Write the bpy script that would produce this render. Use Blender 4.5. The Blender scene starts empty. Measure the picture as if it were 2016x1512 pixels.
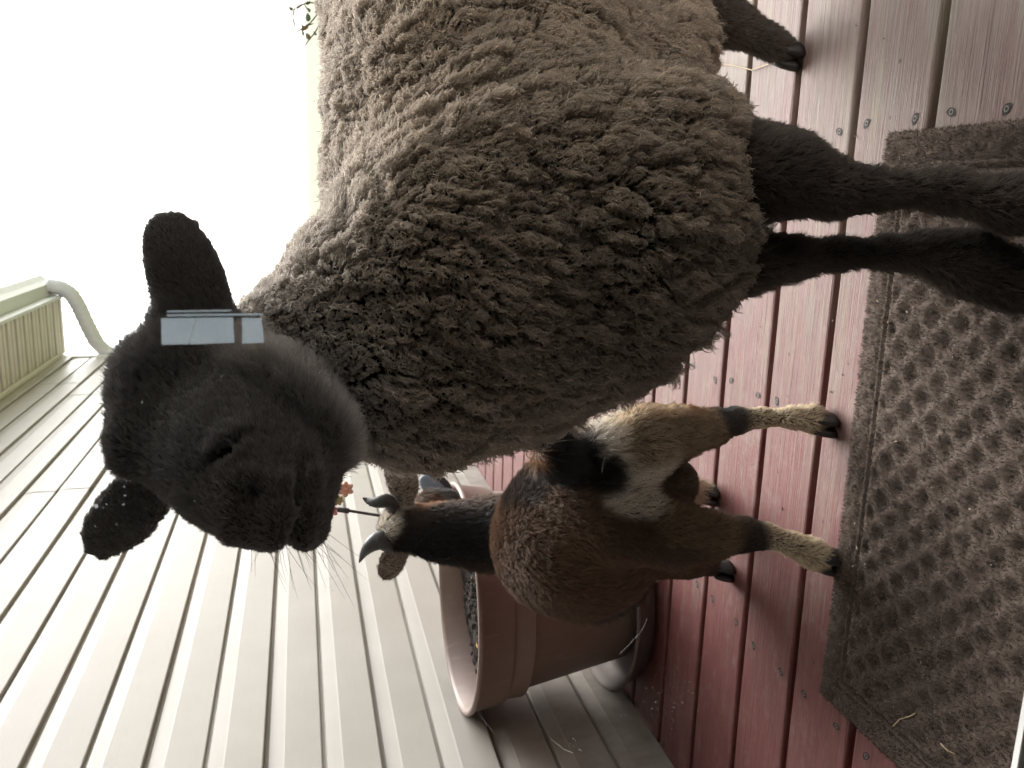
import bpy, bmesh, math, random, time
import numpy as np
from mathutils import Vector, Matrix, kdtree
T0 = time.time()
rng = np.random.default_rng(7)
random.seed(7)
SC = bpy.context.scene
COL = SC.collection

# ------------------------------------------------------------------ camera
# world: x along the deck boards, y away from the glass door, z up (metres); the phone was held on its side
F_PX, W_PX, H_PX = 1676.0, 2016.0, 1512.0
RIGHT = np.array([0.97697824, 0.21228083, -0.02122179])
DOWN = np.array([0.03083941, -0.23895721, -0.97054025])
FWD = np.array([-0.21109819, 0.94754224, -0.24000261])
CAM = np.array([0.0, 0.0, 0.705])
cam_data = bpy.data.cameras.new('camera')
cam = bpy.data.objects.new('camera', cam_data)
COL.objects.link(cam)
m = Matrix.Identity(4)
for i in range(3):
    m[i][0] = DOWN[i]; m[i][1] = RIGHT[i]; m[i][2] = -FWD[i]; m[i][3] = CAM[i]
cam.matrix_world = m
cam_data.sensor_width = 36.0
cam_data.lens = F_PX / W_PX * 36.0
cam_data.clip_start = 0.01
cam_data.clip_end = 3000
cam_data.dof.use_dof = True
cam_data.dof.focus_distance = 0.92
cam_data.dof.aperture_fstop = 13.0
SC.camera = cam

# ------------------------------------------------------------------ light
SUN_EL, SUN_AZ = math.radians(38), math.radians(15)   # azimuth from +y towards +x
world = bpy.data.worlds.new('World')
SC.world = world
world.use_nodes = True
wn, wl = world.node_tree.nodes, world.node_tree.links
bg = wn['Background']
sky = wn.new('ShaderNodeTexSky')
sky.sky_type = 'NISHITA'
sky.sun_disc = False
sky.sun_elevation = SUN_EL
sky.sun_rotation = SUN_AZ
sky.air_density = 1.0
sky.dust_density = 4.0
hs = wn.new('ShaderNodeHueSaturation')
hs.inputs['Saturation'].default_value = 0.25
wl.new(sky.outputs[0], hs.inputs['Color'])
wl.new(hs.outputs[0], bg.inputs['Color'])
bg.inputs['Strength'].default_value = 0.15
sun_d = bpy.data.lights.new('sun', 'SUN')
sun_d.energy = 0.6
sun_d.angle = math.radians(30)
sun_d.color = (1.0, 0.965, 0.92)
sun = bpy.data.objects.new('sun', sun_d)
COL.objects.link(sun)
sdir = Vector((math.sin(SUN_AZ) * math.cos(SUN_EL), math.cos(SUN_AZ) * math.cos(SUN_EL), math.sin(SUN_EL)))
sun.rotation_euler = sdir.to_track_quat('Z', 'Y').to_euler()
sun.location = (0, 6, 6)
SC.view_settings.view_transform = 'Standard'
SC.view_settings.look = 'None'
SC.view_settings.gamma = 1
SC.view_settings.use_curve_mapping = False
SC.view_settings.exposure = 1.7
SC.render.engine = 'CYCLES'
SC.cycles.use_denoising = True
SC.cycles.max_bounces = 7
SC.cycles.diffuse_bounces = 4
SC.cycles.glossy_bounces = 2
SC.cycles.transparent_max_bounces = 8
SC.cycles.caustics_reflective = False
SC.cycles.caustics_refractive = False

# ------------------------------------------------------------------ helpers
def ray(ix, iy):
    ux, uy = (H_PX - iy) - H_PX / 2, ix - W_PX / 2
    return RIGHT * ux / F_PX + DOWN * uy / F_PX + FWD
def P(ix, iy, y):
    d = ray(ix, iy)
    return CAM + d * (y / d[1])
def PX(ix, iy, y):                       # metres per photograph pixel there
    return (y / ray(ix, iy)[1]) / F_PX
def on_plane(ix, iy, axis, value):
    d = ray(ix, iy)
    return CAM + d * ((value - CAM[axis]) / d[axis])

def tag(o, label=None, cat=None, group=None, kind=None):
    if label: o['label'] = label
    if cat: o['category'] = cat
    if group: o['group'] = group
    if kind: o['kind'] = kind
    return o
def empty(name, loc=(0, 0, 0)):
    o = bpy.data.objects.new(name, None)
    o.location = loc
    o.empty_display_size = 0.05
    COL.objects.link(o)
    return o
def setparent(o, parent):
    if parent is not None:
        o.parent = parent
        pm = Matrix.Translation(parent.location)      # only the empties are moved; meshes carry world coordinates
        o.matrix_parent_inverse = pm.inverted()
def mesh_obj(name, verts, faces, mat, parent=None, smooth=False):
    me = bpy.data.meshes.new(name)
    me.from_pydata([tuple(v) for v in verts], [], [tuple(f) for f in faces])
    me.update()
    if smooth:
        me.polygons.foreach_set('use_smooth', [True] * len(me.polygons))
    if mat is not None: me.materials.append(mat)
    o = bpy.data.objects.new(name, me)
    COL.objects.link(o)
    setparent(o, parent)
    return o
def bm_obj(name, bm, mat, parent=None, smooth=False):
    me = bpy.data.meshes.new(name)
    bm.to_mesh(me); bm.free()
    if smooth:
        me.polygons.foreach_set('use_smooth', [True] * len(me.polygons))
    if mat is not None: me.materials.append(mat)
    o = bpy.data.objects.new(name, me)
    COL.objects.link(o)
    setparent(o, parent)
    return o
def box_bm(x0, x1, y0, y1, z0, z1, bev=0.0, bm=None, segs=1):
    own = bm is None
    bm = bm or bmesh.new()
    vs = [bm.verts.new((x, y, z)) for x in (x0, x1) for y in (y0, y1) for z in (z0, z1)]
    fs = [(0, 1, 3, 2), (4, 6, 7, 5), (0, 4, 5, 1), (2, 3, 7, 6), (0, 2, 6, 4), (1, 5, 7, 3)]
    faces = [bm.faces.new([vs[i] for i in f]) for f in fs]
    if bev > 0:
        es = list({e for f in faces for e in f.edges})
        bmesh.ops.bevel(bm, geom=es, offset=bev, segments=segs, affect='EDGES', profile=0.6)
    return bm
def box(name, x0, x1, y0, y1, z0, z1, mat, parent=None, bev=0.0):
    return bm_obj(name, box_bm(x0, x1, y0, y1, z0, z1, bev), mat, parent)
def tube(name, pts, radii, mat, parent=None, sides=8, flat=1.0):
    pts = [Vector(p) for p in pts]
    if not hasattr(radii, '__len__'): radii = [radii] * len(pts)
    V, Fc = [], []
    up = None
    for i, p in enumerate(pts):
        t = (pts[min(i + 1, len(pts) - 1)] - pts[max(i - 1, 0)]).normalized()
        if up is None:
            up = Vector((0, 0, 1)) if abs(t.z) < 0.9 else Vector((1, 0, 0))
        a = t.cross(up).normalized(); b = a.cross(t).normalized(); up = b
        for k in range(sides):
            an = 2 * math.pi * k / sides
            V.append(p + (a * math.cos(an) + b * math.sin(an) * flat) * radii[i])
    for i in range(len(pts) - 1):
        for k in range(sides):
            k2 = (k + 1) % sides
            Fc.append((i * sides + k, i * sides + k2, (i + 1) * sides + k2, (i + 1) * sides + k))
    Fc.append(tuple(range(sides))[::-1]); Fc.append(tuple((len(pts) - 1) * sides + k for k in range(sides)))
    return mesh_obj(name, V, Fc, mat, parent, smooth=True)
def lathe(name, prof, mat, parent=None, n=64, loc=(0, 0, 0), wob=0.0):
    V, Fc = [], []
    for i, (r, z) in enumerate(prof):
        for k in range(n):
            a = 2 * math.pi * k / n
            rr = r * (1 + wob * math.sin(2 * a + i * .1))
            V.append((loc[0] + rr * math.cos(a), loc[1] + rr * math.sin(a), loc[2] + z))
    for i in range(len(prof) - 1):
        for k in range(n):
            k2 = (k + 1) % n
            Fc.append((i * n + k, i * n + k2, (i + 1) * n + k2, (i + 1) * n + k))
    return mesh_obj(name, V, Fc, mat, parent, smooth=True)

# --- materials
def new_mat(name, rough=0.6, color=(.5, .5, .5), spec=0.5):
    mt = bpy.data.materials.new(name)
    mt.use_nodes = True
    b = mt.node_tree.nodes['Principled BSDF']
    b.inputs['Base Color'].default_value = (*color, 1)
    b.inputs['Roughness'].default_value = rough
    b.inputs['Specular IOR Level'].default_value = spec
    return mt
class NT:
    def __init__(s, mt): s.m = mt; s.n = mt.node_tree.nodes; s.l = mt.node_tree.links; s.b = s.n.get('Principled BSDF')
    def add(s, typ, **kw):
        n = s.n.new(typ)
        for k, v in kw.items(): setattr(n, k, v)
        return n
    def coords(s, scale=(1, 1, 1), obj=False, rot=(0, 0, 0), loc=(0, 0, 0)):
        if obj:
            c = s.add('ShaderNodeTexCoord').outputs['Object']
        else:
            c = s.add('ShaderNodeNewGeometry').outputs['Position']
        mp = s.add('ShaderNodeMapping')
        mp.inputs['Scale'].default_value = scale
        mp.inputs['Rotation'].default_value = rot
        mp.inputs['Location'].default_value = loc
        s.l.new(c, mp.inputs['Vector'])
        return mp.outputs[0]
    def noise(s, vec, scale=5, detail=4, rough=.55, dist=0):
        n = s.add('ShaderNodeTexNoise')
        n.inputs['Scale'].default_value = scale; n.inputs['Detail'].default_value = detail
        n.inputs['Roughness'].default_value = rough; n.inputs['Distortion'].default_value = dist
        if vec is not None: s.l.new(vec, n.inputs['Vector'])
        return n.outputs['Fac']
    def ramp(s, fac, stops, interp='LINEAR'):
        r = s.add('ShaderNodeValToRGB')
        r.color_ramp.interpolation = interp
        e = r.color_ramp.elements
        while len(e) < len(stops): e.new(0.5)
        for el, (p, c) in zip(e, stops):
            el.position = p
            el.color = (c, c, c, 1) if not hasattr(c, '__len__') else (*c, 1)
        s.l.new(fac, r.inputs[0])
        return r.outputs[0]
    def mix(s, fac, a, b, blend='MIX'):
        n = s.add('ShaderNodeMix', data_type='RGBA', blend_type=blend)
        for sock, v in ((n.inputs[0], fac), (n.inputs[6], a), (n.inputs[7], b)):
            if hasattr(v, 'is_output') or isinstance(v, bpy.types.NodeSocket): s.l.new(v, sock)
            elif hasattr(v, '__len__'): sock.default_value = (*v, 1)
            else: sock.default_value = v
        return n.outputs[2]
    def math(s, op, a, b=None):
        n = s.add('ShaderNodeMath', operation=op)
        for sock, v in ((n.inputs[0], a), (n.inputs[1], b)):
            if v is None: continue
            if isinstance(v, bpy.types.NodeSocket): s.l.new(v, sock)
            else: sock.default_value = v
        return n.outputs[0]
    def color(s, out): s.l.new(out, s.b.inputs['Base Color'])
    def bump(s, h, strength=.3, dist=.002):
        n = s.add('ShaderNodeBump'); n.inputs['Strength'].default_value = strength; n.inputs['Distance'].default_value = dist
        s.l.new(h, n.inputs['Height']); s.l.new(n.outputs[0], s.b.inputs['Normal'])

# vinyl siding
M_SIDE = new_mat('vinyl_siding', .42, (.70, .675, .63), .4)
t = NT(M_SIDE)
v = t.coords((3, 3, 3))
n1 = t.noise(v, 2.0, 5)
n2 = t.noise(t.coords((2, 2, 60)), 6, 4)
c = t.mix(t.ramp(n1, [(.35, 0.0), (.75, 1.0)]), (.378, .352, .316), (.418, .394, .358))
t.color(t.mix(t.math('MULTIPLY', t.ramp(n2, [(.5, 0), (.8, 1)]), .35), c, (.33, .31, .28)))
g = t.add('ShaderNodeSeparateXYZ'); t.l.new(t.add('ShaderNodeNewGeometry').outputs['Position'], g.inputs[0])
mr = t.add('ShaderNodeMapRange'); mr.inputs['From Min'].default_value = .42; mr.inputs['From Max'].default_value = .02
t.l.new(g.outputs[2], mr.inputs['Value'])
sp = t.math('ADD', t.math('MULTIPLY', mr.outputs[0], .75), t.math('MULTIPLY', t.math('SUBTRACT', t.noise(t.coords((7, 7, 5)), 2, 7, .65), .5), 1.5))  # lower courses darkened: shade painted in together with splash stains
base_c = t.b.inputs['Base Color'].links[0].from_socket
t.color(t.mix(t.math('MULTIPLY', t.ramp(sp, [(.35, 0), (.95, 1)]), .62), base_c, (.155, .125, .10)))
t.bump(t.noise(t.coords((8, 8, 120)), 6, 3), .12, .001)
M_CLAD = new_mat('pale_cladding', .7, (.74, .71, .66))
M_CLADD = new_mat('dark_bounce_blocker', .6, (.06, .045, .035))  # dark tone chosen to keep bounced light off the siding
M_TRIM = new_mat('white_vinyl', .4, (.82, .82, .80))
t = NT(M_TRIM); t.color(t.mix(t.noise(t.coords((6, 6, 6)), 3, 4), (.76, .76, .74), (.84, .84, .83)))
M_SOFFIT = new_mat('soffit_vinyl', .5, (.66, .61, .56))
t = NT(M_SOFFIT); t.color(t.mix(t.noise(t.coords((6, 6, 6)), 2, 4), (.64, .585, .535), (.74, .685, .63)))
M_SOFFIT_DARK = new_mat('dark_soffit', .7, (.27, .245, .18))  # darker colour for the recessed planks
M_GUTTER = new_mat('gutter_metal', .4, (.72, .74, .74))
t = NT(M_GUTTER); t.color(t.mix(t.noise(t.coords((14, 14, 4)), 3, 5), (.58, .575, .58), (.74, .735, .74)))

# stained deck wood: each board its own tone through the object's random number
def wood_material():
    mt = new_mat('worn_red_deck_stain', .5, (.2, .06, .06), .5)
    t = NT(mt)
    oi = t.add('ShaderNodeObjectInfo')
    comb = t.add('ShaderNodeCombineXYZ')
    t.l.new(t.math('MULTIPLY', oi.outputs['Random'], 37.0), comb.inputs[0])
    t.l.new(t.math('MULTIPLY', oi.outputs['Random'], 11.0), comb.inputs[2])
    pos = t.add('ShaderNodeNewGeometry').outputs['Position']
    add = t.add('ShaderNodeVectorMath', operation='ADD')
    t.l.new(pos, add.inputs[0]); t.l.new(comb.outputs[0], add.inputs[1])
    def mapped(sc):
        mp = t.add('ShaderNodeMapping'); mp.inputs['Scale'].default_value = sc
        t.l.new(add.outputs[0], mp.inputs['Vector']); return mp.outputs[0]
    fine = t.ramp(t.noise(mapped((4, 190, 50)), 2.2, 7, .68, .3), [(.30, 0), (.70, 1)])      # grain lines along x
    mid = t.noise(mapped((2.2, 40, 10)), 2.0, 4, .55, .5)
    blot = t.noise(mapped((4, 9, 4)), 2.0, 5, .6)
    sep = t.add('ShaderNodeSeparateXYZ'); t.l.new(pos, sep.inputs[0])
    # stain is worn away towards the walked, rained-on side (x+)
    mr = t.add('ShaderNodeMapRange'); mr.inputs['From Min'].default_value = -.75; mr.inputs['From Max'].default_value = .24
    t.l.new(sep.outputs[0], mr.inputs['Value'])
    wear = t.math('ADD', t.math('MULTIPLY', mr.outputs[0], .62), t.math('MULTIPLY', t.math('SUBTRACT', mid, .5), .9))
    wear = t.math('ADD', wear, t.math('MULTIPLY', t.math('SUBTRACT', blot, .5), .7))
    wear = t.math('ADD', wear, t.math('MULTIPLY', t.math('SUBTRACT', oi.outputs['Random'], .5), .16))
    wearf = t.ramp(wear, [(.08, 0.0), (.78, 1.0)])
    red = t.mix(fine, (.118, .028, .026), (.225, .078, .072))
    red = t.mix(t.ramp(blot, [(.55, 0), (.75, 1)]), red, (.15, .05, .045))
    bare = t.mix(fine, (.150, .120, .098), (.305, .272, .238))
    bare = t.mix(t.ramp(mid, [(.5, 0), (.72, 1)]), bare, (.26, .22, .165))
    c = t.mix(wearf, red, bare)
    crack = t.ramp(t.noise(mapped((3, 260, 50)), 2.0, 3, .5, .1), [(.28, 1.0), (.36, 0.0)])
    c = t.mix(t.math('MULTIPLY', crack, .75), c, (.07, .04, .035))
    vor = t.add('ShaderNodeTexVoronoi'); vor.inputs['Scale'].default_value = 16
    t.l.new(mapped((1, 1, 1)), vor.inputs['Vector'])
    dust = t.math('MULTIPLY', t.ramp(t.noise(mapped((9, 14, 9)), 3.0, 7, .7), [(.52, 0), (.70, 1)]), .30)
    c = t.mix(dust, c, (.30, .25, .22))
    fleck = t.ramp(vor.outputs['Distance'], [(.03, 1.0), (.06, 0.0)])
    c = t.mix(t.math('MULTIPLY', fleck, .8), c, (.06, .03, .03))
    t.color(c)
    t.l.new(t.ramp(wear, [(0, .52), (1, .72)]), t.b.inputs['Roughness'])
    h = t.math('ADD', t.math('MULTIPLY', fine, 1.0), t.math('MULTIPLY', crack, -1.2))
    t.bump(h, .6, .0014)
    return mt
M_DECK = wood_material()
M_JOIST = new_mat('dark_joist', .9, (.035, .022, .02))
M_SCREW = new_mat('deck_screw', .75, (.20, .185, .17))
M_SCREWHOLE = new_mat('screw_recess', .8, (.03, .025, .025))

# terracotta coloured plastic
M_POT = new_mat('terracotta_plastic', .45, (.33, .19, .15))
t = NT(M_POT)
pn = t.noise(t.coords((5, 5, 5)), 3, 6, .6)
c = t.mix(pn, (.19, .13, .105), (.27, .195, .165))
st = t.ramp(t.noise(t.coords((22, 22, 4)), 3, 5), [(.58, 0), (.74, 1)])
t.color(t.mix(t.math('MULTIPLY', st, .45), c, (.36, .27, .23)))
t.bump(t.noise(t.coords((60, 60, 60)), 3, 3), .1, .0006)
M_SAUCER = new_mat('dusty_saucer', .75, (.33, .25, .22))
t = NT(M_SAUCER); t.color(t.mix(t.noise(t.coords((9, 9, 9)), 3, 5), (.115, .088, .078), (.20, .165, .148)))
M_SOIL = new_mat('potting_soil', .95, (.03, .022, .018))
t = NT(M_SOIL); t.color(t.ramp(t.noise(t.coords((60, 60, 60)), 3, 4), [(.4, (.012, .010, .009)), (.6, (.05, .038, .03)), (.72, (.16, .14, .12))]))
M_LEAFBIT = new_mat('dry_leaf', .7, (.45, .26, .08))
M_STAKE = new_mat('dark_stake', .5, (.05, .05, .05))
M_PINK = new_mat('pink_petal', .5, (.72, .24, .27))
M_CORAL = new_mat('coral_petal', .5, (.75, .40, .30))
M_STRAWY = new_mat('yellow_green_bits', .7, (.42, .36, .16))
M_BLUE = new_mat('blue_grey_glaze', .35, (.22, .29, .38))
M_BLUED = new_mat('dark_blue_grey', .45, (.05, .06, .08))
M_GRASS = new_mat('lawn_green', .9, (.10, .14, .035))
t = NT(M_GRASS); t.color(t.mix(t.noise(t.coords((1, 1, 1)), .8, 6), (.152, .172, .080), (.205, .219, .122)))
M_HAZE = new_mat('haze_pale_ground', .9, (.55, .54, .47))  # distant haze and glare painted as a whitish ground colour
t = NT(M_HAZE); t.color(t.mix(t.noise(t.coords((.02, .02, .02)), 3, 4), (.50, .50, .42), (.62, .61, .55)))
M_STEM = new_mat('shrub_stem', .8, (.13, .09, .06))
M_LEAF = new_mat('shrub_leaf', .5, (.06, .10, .035))
M_LEAF2 = new_mat('bronze_leaf', .5, (.16, .11, .04))
M_FRAME = new_mat('door_frame_white', .35, (.82, .83, .82))
M_SEAL = new_mat('dark_rubber', .7, (.02, .02, .02))
M_ROOM = new_mat('room_paint', .8, (.45, .42, .38))
M_HOOF = new_mat('hoof', .5, (.018, .016, .015))
M_HORN = new_mat('horn', .45, (.035, .034, .036))
t = NT(M_HORN); t.color(t.mix(t.noise(t.coords((40, 40, 160)), 2, 4), (.02, .02, .022), (.07, .07, .072))); t.bump(t.noise(t.coords((30, 30, 300)), 2, 3), .4, .001)
M_EYE = new_mat('dark_eye', .1, (.012, .009, .007))
M_STRAW = new_mat('dry_straw', .7, (.46, .36, .22))
M_BLADE = new_mat('grass_bits', .8, (.25, .2, .1))

# dirty specks on glass
M_DUST = new_mat('glass_dust', .9, (.75, .75, .75))
t = NT(M_DUST)
tr = t.add('ShaderNodeBsdfTranslucent'); tr.inputs[0].default_value = (.35, .35, .36, 1)
tp = t.add('ShaderNodeBsdfTransparent')
mx = t.add('ShaderNodeMixShader'); mx.inputs[0].default_value = .5
t.l.new(tp.outputs[0], mx.inputs[1]); t.l.new(tr.outputs[0], mx.inputs[2])
t.l.new(mx.outputs[0], t.n['Material Output'].inputs['Surface'])
M_REFLECT = new_mat('painted_reflection', .6, (.6, .65, .68))  # translucent film that imitates reflections in the pane
t = NT(M_REFLECT)
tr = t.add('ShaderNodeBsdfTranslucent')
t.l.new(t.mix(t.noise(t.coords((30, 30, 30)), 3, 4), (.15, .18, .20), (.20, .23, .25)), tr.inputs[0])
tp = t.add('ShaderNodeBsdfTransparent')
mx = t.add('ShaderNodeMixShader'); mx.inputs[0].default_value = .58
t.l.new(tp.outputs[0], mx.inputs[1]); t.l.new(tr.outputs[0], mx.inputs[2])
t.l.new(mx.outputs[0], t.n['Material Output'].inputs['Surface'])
M_PANE = bpy.data.materials.new('clear_glass'); M_PANE.use_nodes = True
pt = M_PANE.node_tree; pt.nodes.clear()
po = pt.nodes.new('ShaderNodeOutputMaterial'); pb = pt.nodes.new('ShaderNodeBsdfTransparent')
pb.inputs[0].default_value = (.97, .98, .98, 1)
pt.links.new(pb.outputs[0], po.inputs[0])

# ------------------------------------------------------------------ ground outside
V, Fc = [], []
xs = np.concatenate([-np.geomspace(1500, 3, 24), np.linspace(-2, 4, 7), np.geomspace(5, 1500, 24)])
ys = np.concatenate([np.linspace(-20, 20, 15), np.geomspace(24, 240, 12), np.geomspace(262, 2000, 8)])
for yy in ys:
    for xx in xs:
        dd = math.hypot(xx, yy)
        V.append((xx, yy, -.75 - min(dd, 300) * .006 + .05 * math.sin(xx * .7) * math.cos(yy * .5)))
nx = len(xs)
for j in range(len(ys) - 1):
    for i in range(nx - 1):
        Fc.append((j * nx + i, j * nx + i + 1, (j + 1) * nx + i + 1, (j + 1) * nx + i))
near = [f for f in Fc if max(math.hypot(V[i][0], V[i][1]) for i in f) < 262]
far = [f for f in Fc if max(math.hypot(V[i][0], V[i][1]) for i in f) >= 262]
def sub_mesh(name, fs, mat):
    used = sorted({i for f in fs for i in f}); mp_ = {a: b for b, a in enumerate(used)}
    return mesh_obj(name, [V[i] for i in used], [tuple(mp_[i] for i in f) for f in fs], mat, smooth=True)
tag(sub_mesh('lawn', near, M_GRASS), 'pale sunlit green lawn stretching away beyond the deck', kind='structure')
tag(sub_mesh('field', far, M_HAZE), 'far ground beyond the lawn, painted pale as haze against the white sky', kind='structure')

# ------------------------------------------------------------------ deck
WALL_X = -1.108
PITCH, GAP = 0.1436, 0.0125
y_first = 0.873 - PITCH * 4
deck = box('deck', WALL_X - .02, 2.2, .36, .40, -.75, -.032, M_JOIST)
tag(deck, 'red stained timber deck with worn boards', kind='structure')
DECK_END = 0.873 + PITCH * 18
jx = [-1.085, -.69, -.292, .106, .504, .902, 1.3, 1.7]
bm = bmesh.new()
for x in jx: box_bm(x - .02, x + .02, .41, DECK_END - .02, -.18, -.031, bm=bm)
tag(bm_obj('joist', bm, M_JOIST, deck), kind='stuff')
bm = box_bm(WALL_X - .02, 2.2, .41, DECK_END, -.30, -.26)
bm_obj('deck_underside', bm, M_JOIST, deck)
def screw_mesh():
    bm = bmesh.new()
    # countersunk head with a square drive recess, sitting in a dark worn ring
    n = 12
    rings = [(.0036, .0001), (.0032, .0003), (.0024, .0004), (.0018, .0001)]
    prev = None
    for r, z in rings:
        cur = [bm.verts.new((r * math.cos(2 * math.pi * k / n), r * math.sin(2 * math.pi * k / n), z)) for k in range(n)]
        if prev:
            for k in range(n): bm.faces.new((prev[k], prev[(k + 1) % n], cur[(k + 1) % n], cur[k]))
        prev = cur
    bm.faces.new(prev)
    for f in bm.faces: f.material_index = 0
    q = [bm.verts.new((x * .0010, y * .0010, .0004)) for x, y in ((-1, -1), (1, -1), (1, 1), (-1, 1))]
    f = bm.faces.new(q); f.material_index = 1
    q = [bm.verts.new((.0058 * math.cos(a) * (1 + .15 * math.sin(3 * a)) * 1.25, .0048 * math.sin(a), .0002)) for a in np.linspace(0, 2 * math.pi, 12, endpoint=False)]
    f = bm.faces.new(q); f.material_index = 1
    me = bpy.data.meshes.new('screw'); bm.to_mesh(me); bm.free()
    me.materials.append(M_SCREW); me.materials.append(M_SCREWHOLE)
    return me
SCREW = screw_mesh()
k = 0
y = y_first
while y < DECK_END - .01:
    y0, y1 = y + GAP / 2, y + PITCH - GAP / 2
    sub = 30
    bm = bmesh.new()
    # board with slightly rounded, uneven edges
    prof = [(y0, -.028), (y0, -.004), (y0 + .0012, -.0012), (y0 + .004, 0), (y1 - .004, 0), (y1 - .0012, -.0012), (y1, -.004), (y1, -.028)]
    xs_ = np.linspace(WALL_X + .012 + .004 * math.sin(k * 3), 2.2, sub)
    prev = None
    for i, xx in enumerate(xs_):
        wv = .0009 * math.sin(xx * 9 + k * 2.3) + .0006 * math.sin(xx * 23 + k)
        cur = [bm.verts.new((xx, py + wv * (1 if py < (y0 + y1) / 2 else -.7), pz + .0006 * math.sin(xx * 5 + k))) for py, pz in prof]
        if prev:
            for j in range(len(prof)):
                bm.faces.new((prev[j], cur[j], cur[(j + 1) % len(prof)], prev[(j + 1) % len(prof)]))
        else:
            bm.faces.new(cur)
        prev = cur
    bm.faces.new(prev[::-1])
    bmesh.ops.recalc_face_normals(bm, faces=bm.faces)
    ob = bm_obj('deck_board', bm, M_DECK, deck)
    for x in jx:
        for side in (0, 1):
            if y0 > 2.2 or x > .5: continue
            s = bpy.data.objects.new('screw', SCREW)
            COL.objects.link(s)
            s.location = (x + random.uniform(-.006, .006), (y0 + .024 + random.uniform(-.004, .004)) if side == 0 else (y1 - .024 + random.uniform(-.004, .004)), .0006 + .0006 * math.sin(x * 5 + k))
            s.rotation_euler.z = random.uniform(0, 3)
            s.parent = ob
    k += 1
    y += PITCH

# ------------------------------------------------------------------ siding wall (left) with soffit, gutter and downspout
CW = 0.11345
WALL_END = 6.0
hw = empty('house_wing', (WALL_X, 3.2, -.75))
tag(hw, 'cream house wall of horizontal lap siding running away along the deck with soffit and gutter', 'house')
SOFF_Z = 2.235
n_course = int(math.ceil((SOFF_Z + .75) / CW))
z_base = -CW * 6 
seams = {}
def course_bm(z0, ya, yb, depth, lift):
    c_ = CW
    prof = [(.0, 0.0), (depth - .001, 0.0), (depth, .002), (depth - .0005, .64 * c_), (depth - .0012, .67 * c_), (depth - .0036, .82 * c_), (depth - .0052, .91 * c_), (.0015, .955 * c_), (.0, c_ + .0005)]
    bm = bmesh.new(); prev = None
    for yy in np.linspace(ya, yb, max(2, int((yb - ya) / .25))):
        w_ = .0012 * math.sin(yy * 2.1 + z0 * 30) + .0006 * math.sin(yy * 5.3 + z0 * 70)
        cur = [bm.verts.new((WALL_X + px + (lift if px > 0 else 0) + w_, yy, z0 + pz)) for px, pz in prof]
        if prev:
            for j in range(len(prof) - 1): bm.faces.new((prev[j], cur[j], cur[j + 1], prev[j + 1]))
        else: bm.faces.new(cur)
        prev = cur
    bm.faces.new(prev[::-1])
    bmesh.ops.recalc_face_normals(bm, faces=bm.faces)
    return bm
# seam y of each pair of courses (double panel): matched to the visible ones
pair_seam = {}
for j in range(-4, 14): pair_seam[j] = random.choice([1.1, 4.9, 5.4])
pair_seam[7] = 3.30
pair_seam[4] = 3.6
pair_seam[9] = 5.2
zz = 0.0
idx = -6
while z_base + (idx + 6) * CW < SOFF_Z - .004:
    z0 = z_base + (idx + 6) * CW
    pair = (idx + 1) // 2
    ys_ = pair_seam.get(pair, 4.4)
    dpt = .0165 if idx % 2 else .0125
    bm_obj('siding_board', course_bm(z0, .46, ys_, dpt, 0.0), M_SIDE, hw)
    bm_obj('siding_board', course_bm(z0, ys_ - .02, WALL_END, dpt, 0.0016), M_SIDE, hw)
    idx += 1
box('wall_sheathing', WALL_X - .15, WALL_X - .001, .46, WALL_END, -1.2, SOFF_Z + .3, M_ROOM, hw)
box('corner_trim', WALL_X - .06, WALL_X + .022, WALL_END + .0005, WALL_END + .075, -1.2, SOFF_Z - .001, M_TRIM, hw, .003)
# soffit: planks perpendicular to the wall
SOFF_W = on_plane(0, 640, 2, SOFF_Z)[0]
sf = box('soffit', WALL_X - .1, SOFF_W, .46, WALL_END + .22, SOFF_Z + .023, SOFF_Z + .04, M_SOFFIT, hw)
yy = .5
i = 0
while yy < WALL_END + .2:
    wd = (.052, .030, .046, .024)[i % 4]
    dz_ = (0, .009, .004, .010)[i % 4]
    bm = bmesh.new()
    prof = [(yy, SOFF_Z + .022), (yy + .0005, SOFF_Z + dz_ + .003), (yy + .004, SOFF_Z + dz_), (yy + wd - .005, SOFF_Z + dz_), (yy + wd - .0015, SOFF_Z + dz_ + .003), (yy + wd - .001, SOFF_Z + .022)]
    a = [bm.verts.new((WALL_X + .02, p_, z_)) for p_, z_ in prof]
    b = [bm.verts.new((SOFF_W, p_, z_)) for p_, z_ in prof]
    for j in range(len(prof)): bm.faces.new((a[j], b[j], b[(j + 1) % len(prof)], a[(j + 1) % len(prof)]))
    bm.faces.new(a); bm.faces.new(b[::-1])
    bmesh.ops.recalc_face_normals(bm, faces=bm.faces)
    bm_obj('soffit_plank', bm, (M_SOFFIT, M_SOFFIT_DARK, M_SOFFIT, M_SOFFIT_DARK)[i % 4], sf)
    yy += wd; i += 1
box('soffit_channel', WALL_X + .0185, WALL_X + .045, .46, WALL_END, SOFF_Z - .022, SOFF_Z - .002, M_SOFFIT, hw, .002)
box('fascia', SOFF_W + .001, SOFF_W + .022, .46, WALL_END + .24, SOFF_Z - .012, SOFF_Z + .165, M_GUTTER, hw, .002)
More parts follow.
